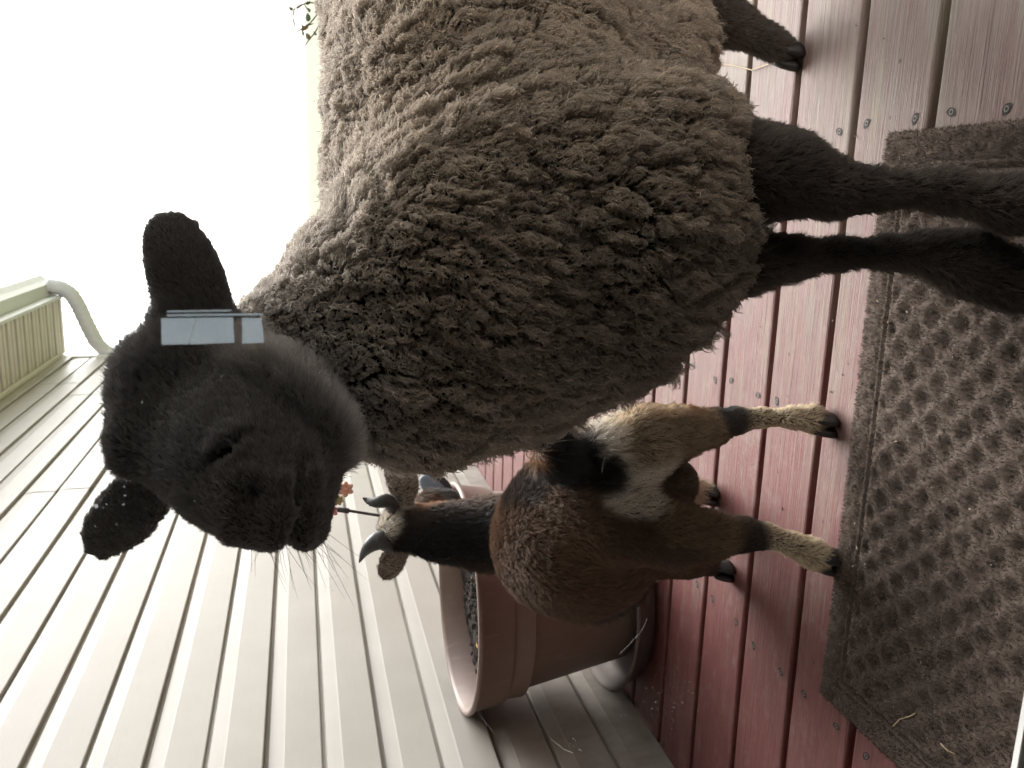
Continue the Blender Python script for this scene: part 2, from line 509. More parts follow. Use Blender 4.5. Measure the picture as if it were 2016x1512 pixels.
# gutter, K profile
gprof = [(0, .05), (0, .0), (.075, .0), (.095, .03), (.085, .055), (.115, .09), (.118, .112), (.108, .112), (.104, .1), (.006, .1)]
bm = bmesh.new(); prev = None
for yy in (.46, WALL_END + .30):
    cur = [bm.verts.new((SOFF_W + .023 + px, yy, SOFF_Z + .055 + pz)) for px, pz in gprof]
    if prev:
        for j in range(len(gprof)): bm.faces.new((prev[j], cur[j], cur[(j + 1) % len(gprof)], prev[(j + 1) % len(gprof)]))
    prev = cur
bm.faces.new(prev[::-1]); bmesh.ops.recalc_face_normals(bm, faces=bm.faces)
bm_obj('gutter', bm, M_GUTTER, hw)
# roof slope above the soffit
rf = mesh_obj('roof', [(SOFF_W + .05, .4, SOFF_Z + .172), (SOFF_W + .05, WALL_END + .3, SOFF_Z + .172), (WALL_X - 3, WALL_END + .3, SOFF_Z + 1.5), (WALL_X - 3, .4, SOFF_Z + 1.5),
      (SOFF_W + .05, .4, SOFF_Z + .19), (SOFF_W + .05, WALL_END + .3, SOFF_Z + .19), (WALL_X - 3, WALL_END + .3, SOFF_Z + 1.53), (WALL_X - 3, .4, SOFF_Z + 1.53)],
      [(0, 1, 2, 3), (7, 6, 5, 4), (0, 4, 5, 1), (1, 5, 6, 2), (2, 6, 7, 3), (3, 7, 4, 0)], M_GUTTER, hw)
# downspout: S-shaped crimped elbow from the gutter back to the corner, then down
ypos = WALL_END + .14
p_top = np.array([SOFF_W + .07, WALL_END + .12, SOFF_Z + .055])
dp = [P(92, 562, WALL_END + .12), P(120, 566, WALL_END + .13), P(140, 578, WALL_END + .13), P(155, 602, WALL_END + .13), P(172, 640, WALL_END + .12), P(190, 675, WALL_END + .1), P(212, 695, WALL_END + .1), P(238, 701, WALL_END + .1)]
last = dp[-1].copy(); last[0] = WALL_X + .055
dp.append(np.array([last[0], last[1], last[2] - .35])); dp.append(np.array([last[0], last[1], -.8]))
pts = []
for a_, b_ in zip(dp[:-1], dp[1:]):
    for s_ in np.linspace(0, 1, 7)[:-1]: pts.append(a_ * (1 - s_) + b_ * s_)
pts.append(dp[-1])
for _ in range(3):
    pts = [pts[0]] + [(pts[i - 1] + pts[i] * 2 + pts[i + 1]) / 4 for i in range(1, len(pts) - 1)] + [pts[-1]]
rad = [.058 + (.006 if (i % 2 and i < 30) else 0) for i in range(len(pts))]
tube('downspout', pts, rad, M_GUTTER, hw, sides=12, flat=.8)

# ------------------------------------------------------------------ the house the camera looks out of
DY = .45      # plane of the glass
hs_ = empty('house', (0, DY, 0))
tag(hs_, 'house wall around the glass door that the deck adjoins', 'house')
ox0, ox1, oz1 = -.52, .46, 2.02
box('wall', WALL_X, ox0 - .06, .36, .459, -.75, 2.7, M_CLADD, hs_)  # unseen wall made dark to cut light reaching the lower siding
box('wall', ox1 + .06, 4.0, .36, .459, -.75, 2.7, M_CLAD, hs_)
box('wall', ox0 - .06, ox1 + .06, .36, .459, oz1 + .06, 2.7, M_CLAD, hs_)
box('shade_roof', WALL_X + .42, 4.0, .461, 1.7, 2.30, 2.38, M_SOFFIT, hs_)  # unseen roof, added and deepened to darken the lower wall and deck
bm = bmesh.new()
box_bm(-2.2, 4, -3, -2.9, -.1, 2.6, bm=bm); box_bm(-2.3, -2.2, -3, .35, -.1, 2.6, bm=bm); box_bm(4, 4.1, -3, .35, -.1, 2.6, bm=bm)
box_bm(-2.3, 4.1, -3, .35, 2.6, 2.7, bm=bm); box_bm(-2.3, 4.1, -3, .35, -.1, -.001, bm=bm); box_bm(-2.3, WALL_X - .001, .351, .459, -.1, 2.7, bm=bm)
bm_obj('room', bm, M_ROOM, hs_)
door = empty('glass_door', (0, DY, 0))
tag(door, 'closed glass door with a white frame that the view looks out through', 'door')
RZ = P(2016, 1350, DY)[2]
box('bottom_rail', ox0, ox1, DY - .022, DY - .0008, .0, RZ - .0085, M_SEAL, door)
box('glazing_bead', ox0, ox1, DY - .0065, DY - .0005, RZ - .007, RZ, M_FRAME, door, .0006)
box('stile', ox0 - .059, ox0 - .0005, DY - .022, DY + .022, .0, oz1, M_FRAME, door, .002)
box('stile', ox1 + .0005, ox1 + .059, DY - .022, DY + .022, .0, oz1, M_FRAME, door, .002)
box('top_rail', ox0 - .059, ox1 + .059, DY - .022, DY + .022, oz1 + .0005, oz1 + .059, M_FRAME, door, .002)
mesh_obj('pane', [(ox0, DY, RZ), (ox1, DY, RZ), (ox1, DY, oz1), (ox0, DY, oz1)], [(0, 1, 2, 3)], M_PANE, door)
# reflections painted as pale translucent strips on the glass, beside the sheep's ear
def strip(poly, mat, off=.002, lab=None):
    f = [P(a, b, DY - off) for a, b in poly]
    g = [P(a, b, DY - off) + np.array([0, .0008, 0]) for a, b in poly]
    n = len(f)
    o = mesh_obj('reflection_strip', f + g, [tuple(range(n)), tuple(range(2 * n - 1, n - 1, -1))] + [(i, n + i, n + (i + 1) % n, (i + 1) % n) for i in range(n)], mat, door)
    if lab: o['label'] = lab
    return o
strip([(317, 627), (370, 626), (386, 626), (459, 625), (461.5, 675), (384, 678), (371, 678), (318, 679)], M_REFLECT, lab='long pale rectangle reflected on the glass over the sheep\'s head')
strip([(476, 626), (515, 626), (520, 675), (477, 677)], M_REFLECT, lab='short pale rectangle reflected on the glass beside the longer one')
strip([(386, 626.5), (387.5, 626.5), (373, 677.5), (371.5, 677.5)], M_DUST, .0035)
strip([(329, 612), (455, 610), (456, 613), (328, 615)], M_REFLECT)
strip([(329, 619), (517, 617), (517, 621), (328, 623)], M_REFLECT)
# dust and smears stuck on the glass
bm = bmesh.new()
def fleck(ix, iy, r, k=5):
    c_ = P(ix, iy, DY + .0012); s_ = PX(ix, iy, DY) * r
    vs = []
    a0 = random.random() * 6
    for q in range(k):
        a = a0 + 2 * math.pi * q / k
        rr = s_ * random.uniform(.5, 1.2)
        vs.append(bm.verts.new(c_ + np.array([math.cos(a) * rr, 0, math.sin(a) * rr])))
    bm.faces.new(vs)
for _ in range(150): fleck(random.uniform(0, 2010), random.uniform(0, 1512), random.choice([.5, .6, .8, 1.0, 1.3]))
for _ in range(120): fleck(random.gauss(1325, 40), random.gauss(1380, 45), random.uniform(.4, 1.2))
for _ in range(25): fleck(random.gauss(650, 8), random.gauss(1145, 14), random.uniform(.5, 1.3))
for _ in range(20): fleck(random.gauss(905, 22), random.gauss(1180, 22), random.uniform(.5, 1.3))
for _ in range(16): fleck(random.gauss(1130, 10), random.gauss(1470, 15), random.uniform(.5, 1.4))
for _ in range(12): fleck(random.gauss(210, 25), random.gauss(985, 30), random.uniform(.8, 1.8), 7)
fleck(189, 996, 4.2, 8)
tag(bm_obj('dust', bm, M_DUST, door), kind='stuff')
def scratch(pts_, w=1.2):
    V_ = []; F_ = []
    for i, (a, b) in enumerate(pts_):
        c_ = P(a, b, DY + .0013); s_ = PX(a, b, DY) * w / 2
        V_ += [c_ + np.array([-s_, 0, -s_ * .5]), c_ + np.array([s_, 0, s_ * .5])]
        if i: F_.append((2 * i - 2, 2 * i - 1, 2 * i + 1, 2 * i))
    return V_, F_
VV, FF = [], []
for pl, w in [([(1220, 1287), (1240, 1268), (1258, 1248), (1268, 1232), (1274, 1218)], 1.3), ([(932, 1390), (950, 1415), (975, 1445)], 2.2),
              
              ([(1085, 1455), (1110, 1475), (1128, 1482)], 1.5), ([(630, 1285), (632, 1320), (636, 1366)], 1.8), ([(1190, 900), (1185, 930)], 1.0)]:
    a_, b_ = scratch(pl, w)
    FF += [tuple(i + len(VV) for i in f) for f in b_]; VV += a_
tag(mesh_obj('smear', VV, FF, M_DUST, door), kind='stuff')

# ------------------------------------------------------------------ doormat
MX0, MX1, MY0, MY1 = -.664, .094, .475, .938
M_MAT = new_mat('brown_mat_felt', .95, (.10, .075, .06), .1)
t = NT(M_MAT)
t.color(t.mix(t.noise(t.coords((30, 30, 30)), 4, 5), (.075, .056, .045), (.17, .135, .115)))
nxm, nym = 253, 155
X, Y = np.meshgrid(np.linspace(MX0, MX1, nxm), np.linspace(MY0, MY1, nym), indexing='xy')
def sstep(a, b, x): 
    q = np.clip((x - a) / (b - a), 0, 1); return q * q * (3 - 2 * q)
edge = np.minimum.reduce([X - MX0, MX1 - X, Y - MY0, MY1 - Y])
s_ = .0362
wob = .0012 * np.sin(X * 40 + 4 * np.sin(Y * 21)) + .0012 * np.cos(Y * 45 + X * 20)
u_, v_ = (X + Y + wob) / s_ * .78, (X - Y + wob) / s_ * .78
pit = np.cos(math.pi * u_) ** 2 * np.cos(math.pi * v_) ** 2
inner = sstep(.050, .056, edge)
Z = .0085 * sstep(-.001, .006, edge)
Z = Z - inner * (pit ** .8) * (.0062 + .0012 * np.sin(X * 31 + Y * 17) * np.cos(Y * 43 - X * 12)) + inner * .0015
gro = np.exp(-((edge - .045) / .0026) ** 2) + .8 * np.exp(-((edge - .035) / .0022) ** 2) 
Z = Z - .0048 * gro
band = (edge > .006) & (edge < .032)
Z = Z - .0022 * band * np.cos(math.pi * u_ * 1.1) ** 2 * np.cos(math.pi * v_ * 1.1) ** 2
Z = Z + rng.normal(0, .0005, Z.shape) + .0012 * np.sin(X * 7 + 1) * np.sin(Y * 9) + .001
jag = rng.normal(0, .0009, X.shape) * (edge < .002)
Vm = np.stack([X + jag, Y + jag, Z + .0008], -1).reshape(-1, 3)
Q = (np.arange(nym - 1)[:, None] * nxm + np.arange(nxm - 1)[None]).ravel()
Fm = np.stack([Q, Q + 1, Q + nxm + 1, Q + nxm], -1)
def fast_mesh(name, V, Fq, mat, parent=None, smooth=True):
    me = bpy.data.meshes.new(name)
    me.vertices.add(len(V)); me.vertices.foreach_set('co', np.asarray(V, np.float32).ravel())
    nf = len(Fq)
    me.loops.add(nf * 4); me.loops.foreach_set('vertex_index', np.asarray(Fq, np.int32).ravel())
    me.polygons.add(nf); me.polygons.foreach_set('loop_start', np.arange(0, nf * 4, 4, dtype=np.int32))
    me.polygons.foreach_set('loop_total', np.full(nf, 4, np.int32))
    me.update(calc_edges=True); me.validate()
    me.polygons.foreach_set('use_smooth', [smooth] * len(me.polygons))
    me.materials.append(mat)
    o = bpy.data.objects.new(name, me); COL.objects.link(o); setparent(o, parent)
    return o
mat_o = fast_mesh('doormat', Vm, Fm, M_MAT)
tag(mat_o, 'brown fibrous doormat with a waffle of dimples lying on the deck boards', 'doormat')

# ------------------------------------------------------------------ fur
def curves_obj(name, pts, radius, colors, mat, parent=None):
    """pts (n, k, 3), radius (n, k), colors (n, 3): real strands as one curves object"""
    n, kk = pts.shape[:2]
    cu = bpy.data.hair_curves.new(name)
    cu.add_curves([kk] * n)
    cu.position_data.foreach_set('vector', pts.astype(np.float32).ravel())
    a = cu.attributes.get('radius') or cu.attributes.new('radius', 'FLOAT', 'POINT')
    a.data.foreach_set('value', radius.astype(np.float32).ravel())
    c = cu.attributes.new('tint', 'FLOAT_COLOR', 'CURVE')
    c.data.foreach_set('color', np.concatenate([colors, np.ones((n, 1))], 1).astype(np.float32).ravel())
    cu.materials.append(mat)
    o = bpy.data.objects.new(name, cu)
    COL.objects.link(o); setparent(o, parent)
    return o
def fur_mat(name, rootdark=.55, transl=.25, rough=.55, spec=.35):
    mt = new_mat(name, rough, (.1, .1, .1), spec)
    t = NT(mt)
    at = t.add('ShaderNodeAttribute', attribute_name='tint')
    hi = t.add('ShaderNodeHairInfo')
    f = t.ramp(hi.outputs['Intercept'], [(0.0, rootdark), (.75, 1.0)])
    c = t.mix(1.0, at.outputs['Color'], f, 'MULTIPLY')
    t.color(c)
    tr = t.add('ShaderNodeBsdfTranslucent'); t.l.new(c, tr.inputs[0])
    mx = t.add('ShaderNodeMixShader'); mx.inputs[0].default_value = transl
    t.l.new(t.b.outputs[0], mx.inputs[1]); t.l.new(tr.outputs[0], mx.inputs[2])
    t.l.new(mx.outputs[0], t.n['Material Output'].inputs['Surface'])
    return mt
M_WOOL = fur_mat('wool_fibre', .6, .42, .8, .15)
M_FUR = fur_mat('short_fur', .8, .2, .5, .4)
def vnormals(o):
    me = o.data
    n = np.empty(len(me.vertices) * 3, np.float32)
    me.vertex_normals.foreach_get('vector', n)
    return n.reshape(-1, 3).astype(float)
def scatter(V, Fq, N, n, vweight, cull=.35):
    A, B, C, D = (V[Fq[:, i]] for i in range(4))
    area = .5 * np.linalg.norm(np.cross(C - A, D - B), axis=1)
    fn = N[Fq].mean(1); ctr = V[Fq].mean(1)
    facing = ((CAM - ctr) * fn).sum(1) / np.linalg.norm(CAM - ctr, axis=1)
    w = area * vweight[Fq].mean(1) * np.where(facing > -.35, 1, cull)
    cdf = np.cumsum(w); cdf /= cdf[-1]
    fi = np.searchsorted(cdf, rng.random(n))
    s, t_ = rng.random(n), rng.random(n)
    W = np.stack([(1 - s) * (1 - t_), s * (1 - t_), s * t_, (1 - s) * t_], 1)
    return Fq[fi], W
def interp(arr, idx, W):
    if arr.ndim == 1: return (arr[idx] * W).sum(1)
    return (arr[idx] * W[..., None]).sum(1)
def norm(a): return a / np.maximum(np.linalg.norm(a, axis=-1, keepdims=True), 1e-9)
def vnoise(p, freq, seed=0):
    """cheap smooth 3d noise from a few rotated sine products, -1..1"""
    r = np.random.default_rng(seed); out = 0
    for o_ in range(5):
        k_ = r.normal(size=(3, 3)) ; k_ = k_ / np.linalg.norm(k_, axis=1, keepdims=True) * freq * (1 + .55 * o_)
        ph = r.random(3) * 6.28
        q = p @ k_.T + ph
        out = out + np.sin(q[:, 0] + 1.3 * np.sin(q[:, 1])) * np.cos(q[:, 2]) / (1 + .4 * o_)
    return out / 2.4

# mat fibres
def mat_fibres():
    n = 90000
    N = vnormals(mat_o)
    idx, W = scatter(Vm, Fm, N, n, np.ones(len(Vm)))
    r = interp(Vm, idx, W); nn = norm(interp(N, idx, W))
    ed = interp(edge.ravel(), idx, W)
    d = norm(nn + rng.normal(0, .75, (n, 3)))
    L = rng.uniform(.0018, .0045, n)
    tt = np.linspace(0, 1, 4)
    bend = rng.normal(0, .5, (n, 3))
    pts = r[:, None] + d[:, None] * (L[:, None] * tt)[..., None] + bend[:, None] * (L[:, None] * tt ** 2 * .5)[..., None]
    pts[..., 2] = np.maximum(pts[..., 2], .001)
    rad = np.outer(rng.uniform(.00018, .00032, n), [1, .9, .7, .3])
    base = np.array([.105, .088, .076])
    col = base * rng.uniform(.55, 1.5, (n, 1)) * (1 + .25 * vnoise(r, 25, 3))[:, None]
    lt = rng.random(n) < .03; col[lt] = np.array([.38, .33, .26])
    tag(curves_obj('fibres', pts, rad, col, M_WOOL, mat_o), kind='stuff')
mat_fibres()

# ------------------------------------------------------------------ implicit bodies
def grid_sdf(prims, lo, hi, h, k=.02, carve=(), D=None):
    """smooth union of tapered capsules / ellipsoids on a grid; each primitive only near itself"""
    dims = np.ceil((hi - lo) / h).astype(int) + 1
    D = np.full(dims, .2, np.float32) if D is None else D.copy()
    ax = [lo[i] + np.arange(dims[i]) * h for i in range(3)]
    def region(p):
        if p[0] == 'cap': a, ra, b, rb = p[1:5]; mn = np.minimum(a - ra, b - rb); mx_ = np.maximum(a + ra, b + rb)
        else: c_, R_, r_ = p[1:4]; e = np.sqrt(((R_ * r_[:, None]) ** 2).sum(0)); mn, mx_ = c_ - e, c_ + e
        pad = .06
        i0 = np.clip(np.floor((mn - pad - lo) / h).astype(int), 0, dims - 1); i1 = np.clip(np.ceil((mx_ + pad - lo) / h).astype(int) + 1, 1, dims)
        return tuple(slice(i0[i], i1[i]) for i in range(3))
    for p in prims:
        sl = region(p)
        G = np.stack(np.meshgrid(*[ax[i][sl[i]] for i in range(3)], indexing='ij'), -1)
        d = sdf1(p, G).astype(np.float32)
        kk = p[-1] if isinstance(p[-1], float) else k
        a = D[sl]; hh = np.clip(.5 + .5 * (a - d) / kk, 0, 1)
        D[sl] = a * (1 - hh) + d * hh - kk * hh * (1 - hh)
    for p in carve:
        sl = region(p)
        G = np.stack(np.meshgrid(*[ax[i][sl[i]] for i in range(3)], indexing='ij'), -1)
        d = -sdf1(p, G).astype(np.float32)
        kk = .006
        a = D[sl]; hh = np.clip(.5 - .5 * (a - d) / kk, 0, 1)
        D[sl] = a * (1 - hh) + d * hh + kk * hh * (1 - hh)
    return D
def sdf1(p, G):
    if p[0] == 'cap':
        a, ra, b, rb = p[1:5]
        ab = b - a; L2 = float(ab @ ab) + 1e-12
        t_ = np.clip(((G - a) @ ab) / L2, 0, 1)
        return np.linalg.norm(G - a - t_[..., None] * ab, axis=-1) - (ra + (rb - ra) * t_)
    c_, R_, r_ = p[1:4]
    q = (G - c_) @ R_.T
    k0 = np.linalg.norm(q / r_, axis=-1); k1 = np.linalg.norm(q / (r_ * r_), axis=-1)
    return k0 * (k0 - 1) / np.maximum(k1, 1e-9)
def first_hit(D, lo, h, ix, iy, inset=0.0):
    d = ray(ix, iy); L_ = np.linalg.norm(d)
    for q in np.arange(.35, 1.9, .0008):
        p = CAM + d / L_ * q
        i = np.round((p - lo) / h).astype(int)
        if (i < 0).any() or (i >= D.shape).any(): continue
        f = (p - lo) / h; i = np.clip(np.floor(f).astype(int), 0, np.array(D.shape) - 2); f = f - i
        c_ = D[i[0]:i[0] + 2, i[1]:i[1] + 2, i[2]:i[2] + 2]
        v_ = (c_ * np.array([1 - f[0], f[0]])[:, None, None] * np.array([1 - f[1], f[1]])[None, :, None] * np.array([1 - f[2], f[2]])[None, None, :]).sum()
        if v_ < 0: return p + d / L_ * inset
    return P(ix, iy, .65)
def surface_nets(D, lo, h):
    S = D < 0
    nx_, ny_, nz_ = D.shape
    cx, cy, cz = nx_ - 1, ny_ - 1, nz_ - 1
    cnt = np.zeros((cx, cy, cz), np.int16)
    acc = np.zeros((cx, cy, cz, 3), np.float32)
    corners = [(i, j, k_) for i in (0, 1) for j in (0, 1) for k_ in (0, 1)]
    def sub(A, c_): return A[c_[0]:c_[0] + cx, c_[1]:c_[1] + cy, c_[2]:c_[2] + cz]
    for a in corners:
        for ax_ in range(3):
            if a[ax_] == 1: continue
            b = list(a); b[ax_] = 1; b = tuple(b)
            va, vb = sub(D, a), sub(D, b)
            mk = (va < 0) != (vb < 0)
            I = np.nonzero(mk)
            if len(I[0]) == 0: continue
            t_ = va[I] / (va[I] - vb[I])
            pos = np.tile(np.array(a, np.float32), (len(t_), 1)); pos[:, ax_] = t_
            cnt[I] += 1; acc[I] += pos
    act = cnt > 0
    I = np.stack(np.nonzero(act), 1)
    ids = np.full(act.shape, -1, np.int64); ids[act] = np.arange(len(I))
    V = lo + (I + acc[act] / cnt[act][:, None]) * h
    faces = []
    for ax_ in range(3):
        o1, o2 = [(1, 2), (2, 0), (0, 1)][ax_]
        a = [slice(None)] * 3; b = [slice(None)] * 3
        a[ax_] = slice(0, -1); b[ax_] = slice(1, None)
        sa, sb = S[tuple(a)], S[tuple(b)]
        for inside_first in (True, False):
            mk = (sa & ~sb) if inside_first else (~sa & sb)
            J = np.stack(np.nonzero(mk), 1)
            J = J[(J[:, o1] > 0) & (J[:, o2] > 0) & (J[:, o1] < D.shape[o1] - 1) & (J[:, o2] < D.shape[o2] - 1)]
            def cell(d1, d2):
                K = J.copy(); K[:, o1] += d1; K[:, o2] += d2
                return ids[K[:, 0], K[:, 1], K[:, 2]]
            q = np.stack([cell(-1, -1), cell(0, -1), cell(0, 0), cell(-1, 0)], 1)
            if not inside_first: q = q[:, ::-1]
            faces.append(q)
    Fq = np.concatenate(faces)
    return V, Fq
def smooth_mesh(V, Fq, it=2, lam=.5):
    for _ in range(it):
        acc = np.zeros_like(V); c_ = np.zeros(len(V))
        for i in range(4):
            for j in ((i + 1) % 4, (i + 3) % 4):
                np.add.at(acc, Fq[:, i], V[Fq[:, j]]); np.add.at(c_, Fq[:, i], 1)
        V = V + lam * (acc / np.maximum(c_, 1)[:, None] - V)
    return V
def field(prims, V):
    d = np.full(len(V), 9.0)
    for p in prims: d = np.minimum(d, sdf1(p, V))
    return d
def cap(a, ra, b, rb, k=None):
    p = ('cap', np.asarray(a, float), float(ra), np.asarray(b, float), float(rb))
    return p + (float(k),) if k else p
def ell(c_, ax_long, ax_wide, r, k=None):
    """ellipsoid: long axis, wide axis (made orthogonal), third by cross product"""
    a = norm(np.asarray(ax_long, float)); b = np.asarray(ax_wide, float); b = norm(b - a * (a @ b)); c3 = np.cross(a, b)
    p = ('ell', np.asarray(c_, float), np.stack([a, b, c3]), np.asarray(r, float))
    return p + (float(k),) if k else p
def chain(pts, k=None):
    """pts: (ix, iy, y, r_m) in the photograph's pixels at real depth"""
    out = []
    for a, b in zip(pts[:-1], pts[1:]):
        out.append(cap(P(*a[:3]), a[3], P(*b[:3]), b[3], k))
    return out

# ================================================================== SHEEP
wool = []
# body axis runs from the chest, near and left, to the rump, away and right
wool += [cap((-.02, .86, .485), .095, (.10, 1.01, .497), .112), cap((.10, 1.01, .497), .112, (.24, 1.18, .480), .128), cap((.24, 1.18, .480), .128, (.34, 1.31, .478), .128)]
wool += [cap((.02, .82, .485), .085, (.30, 1.12, .475), .122), cap((.02, .95, .49), .09, (.20, 1.22, .49), .120)]
wool += chain([(1120, 520, .82, .108), (880, 580, .80, .108), (740, 640, .79, .074), (600, 670, .775, .038), (530, 665, .765, .025)])
wool += chain([(1240, 190, 1.02, .085), (1270, 110, 1.08, .062), (1280, 20, 1.16, .055)])
wool += [cap(P(790, 420, .95), .062, P(800, 250, 1.05), .062)]
wool += chain([(1040, 730, .77, .050), (850, 765, .75, .050), (740, 770, .735, .042)])
wool += chain([(1220, 640, .76, .048), (1285, 460, .76, .068), (1310, 330, .78, .072)])
headp = []
headp += [cap(P(345, 800, .735), .044, P(470, 900, .665), .042), cap(P(470, 900, .665), .042, P(530, 960, .625), .036)]
headp += [cap(P(285, 850, .71), .022, P(315, 735, .74), .026)]
headp += [cap(P(335, 890, .70), .026, P(475, 1005, .615), .021)]
headp += [cap(P(500, 1018, .605), .0215, P(525, 1020, .605), .0235, .006), cap(P(597, 1034, .612), .0190, P(598, 970, .63), .0205, .006)]
headp += [cap(P(590, 900, .65), .025, P(510, 795, .70), .037), cap(P(622, 865, .67), .018, P(575, 805, .70), .027)]
headp += [cap(P(392, 622, .745), .024, P(400, 700, .735), .034)]
headp += [cap(P(452, 1062, .60), .0055, P(450, 1045, .60), .008, .004)]
headp += [cap(P(250, 870, .70), .016, P(252, 905, .70), .014, .01)]
# brow and cheek ridges
ears = []
def earp(basep, tipp, y0, y1, wpx, thick, curve):
    a, b = P(*basep, y0), P(*tipp, y1)
    c_ = (a + b) / 2; L_ = np.linalg.norm(b - a) / 2
    wide = np.cross(b - a, FWD)
    return [ell(c_, b - a, wide, (L_ * 1.12, wpx * PX(*basep, y0), thick), .012)]
ears += earp((383, 640), (338, 424), .735, .75, 70, .0078, 1)
ears += earp((400, 650), (365, 500), .735, .745, 66, .0078, 1)
ears += earp((350, 575), (312, 440), .735, .75, 40, .0075, 1)
ears += earp((330, 925), (178, 1083), .715, .72, 66, .0078, 1)
legs = []
legs += chain([(1400, 335, .78, .050), (1500, 338, .73, .033), (1560, 344, .71, .029), (1640, 372, .70, .0225), (1720, 373, .69, .0150), (1860, 375, .68, .0150), (1990, 400, .665, .0215), (2080, 415, .655, .018), (2180, 425, .645, .024)])
legs += chain([(1380, 530, .77, .040), (1480, 518, .74, .024), (1560, 509, .73, .0175), (1650, 500, .72, .0125), (1750, 497, .715, .0125), (1830, 499, .71, .0160), (1900, 520, .70, .0245), (1990, 552, .685, .0250), (2090, 570, .67, .018), (2190, 590, .655, .024)])
legs += chain([(1330, 30, 1.20, .045), (1400, 35, 1.19, .031), (1450, 50, 1.185, .025), (1500, 75, 1.18, .019), (1530, 92, 1.175, .017), (1542, 99, 1.172, .0155)])
legs += [cap((.36, 1.16, .36), .05, (.335, 1.13, .20), .025), cap((.335, 1.13, .20), .025, (.34, 1.12, .03), .018)]
lo = np.array([-.42, .50, -.01]); hi = np.array([.58, 1.52, .93])
HS = .0050
D = grid_sdf(wool + legs + headp + ears, lo, hi, HS, .022)
def on(ix, iy, inset=0.0): return first_hit(D, lo, HS, ix, iy, inset)
def line_on(pts_, r_, inset, k=None):
    q = [on(*p_, inset) for p_ in pts_]
    rr = r_ if hasattr(r_, '__len__') else [r_] * len(q)
    return [cap(a_, ra, b_, rb, k) for a_, ra, b_, rb in zip(q[:-1], rr[:-1], q[1:], rr[1:])]
# brow, lips, nostril rim and cheek bone raised on the face
face = line_on([(425, 885), (450, 862), (478, 848)], .0060, .002, .008)
face += line_on([(440, 920), (470, 900), (490, 882)], .0055, .001, .005)
face += line_on([(455, 945), (485, 940), (515, 960), (520, 985)], [.005, .006, .005, .004], .002, .008)
face += line_on([(540, 1060), (552, 1010), (560, 950)], [.009, .010, .008], .0, .008)
face += line_on([(595, 1060), (605, 1000), (615, 930)], [.008, .009, .008], .0, .008)
face += line_on([(515, 725), (580, 785), (630, 830), (655, 872)], [.010, .011, .011, .009], .004, .012)
# mouth line, nostril, closed eye, hollow in front of the cheek cut into it
carve = line_on([(558, 1100), (566, 1070), (572, 1037), (579, 980), (592, 935), (601, 900)], [.004, .0044, .0046, .0044, .0040, .003], .0)
carve += line_on([(478, 956), (496, 962), (503, 978), (497, 995)], [.002, .0038, .0042, .003], .0)
carve += line_on([(422, 911), (448, 893), (474, 876)], [.0022, .0036, .0022], .0005)
carve += line_on([(478, 1010), (486, 1035)], [.007, .005], -.004)
eye_at = on(448, 893, .0068)
D = grid_sdf(face, lo, hi, HS, .01, carve, D)
headp += face
SV, SF = surface_nets(D, lo, HS)
SV = smooth_mesh(SV, SF, 1)
SV[:, 2] = np.maximum(SV[:, 2], .002)
M_SKIN = new_mat('dark_hide', .8, (.055, .045, .038), .1)
M_GSKIN = new_mat('goat_hide', .8, (.12, .085, .065), .1)
sheep = fast_mesh('sheep', SV, SF, M_SKIN)
tag(sheep, 'large dark woolly sheep with a black face standing with its front feet on the mat', 'sheep')
SN = vnormals(sheep)
dw = field(wool, SV); dh = field(headp + legs + ears, SV)
dhead = field(headp, SV); dear = field(ears, SV); dleg = field(legs, SV)
woolm = sstep(-.004, .008, dh - dw)
headm = sstep(.0, .02, np.minimum(dleg, dw) - dhead)
# flow field: backwards along the body and down
AX = norm(np.array([.56, .83, 0.0]))
def tang(d, n): return norm(d - n * (d * n).sum(-1, keepdims=True))
flow_s = tang(np.tile(AX * .25 + np.array([-.35, 0, -.9]), (len(SV), 1)), SN)

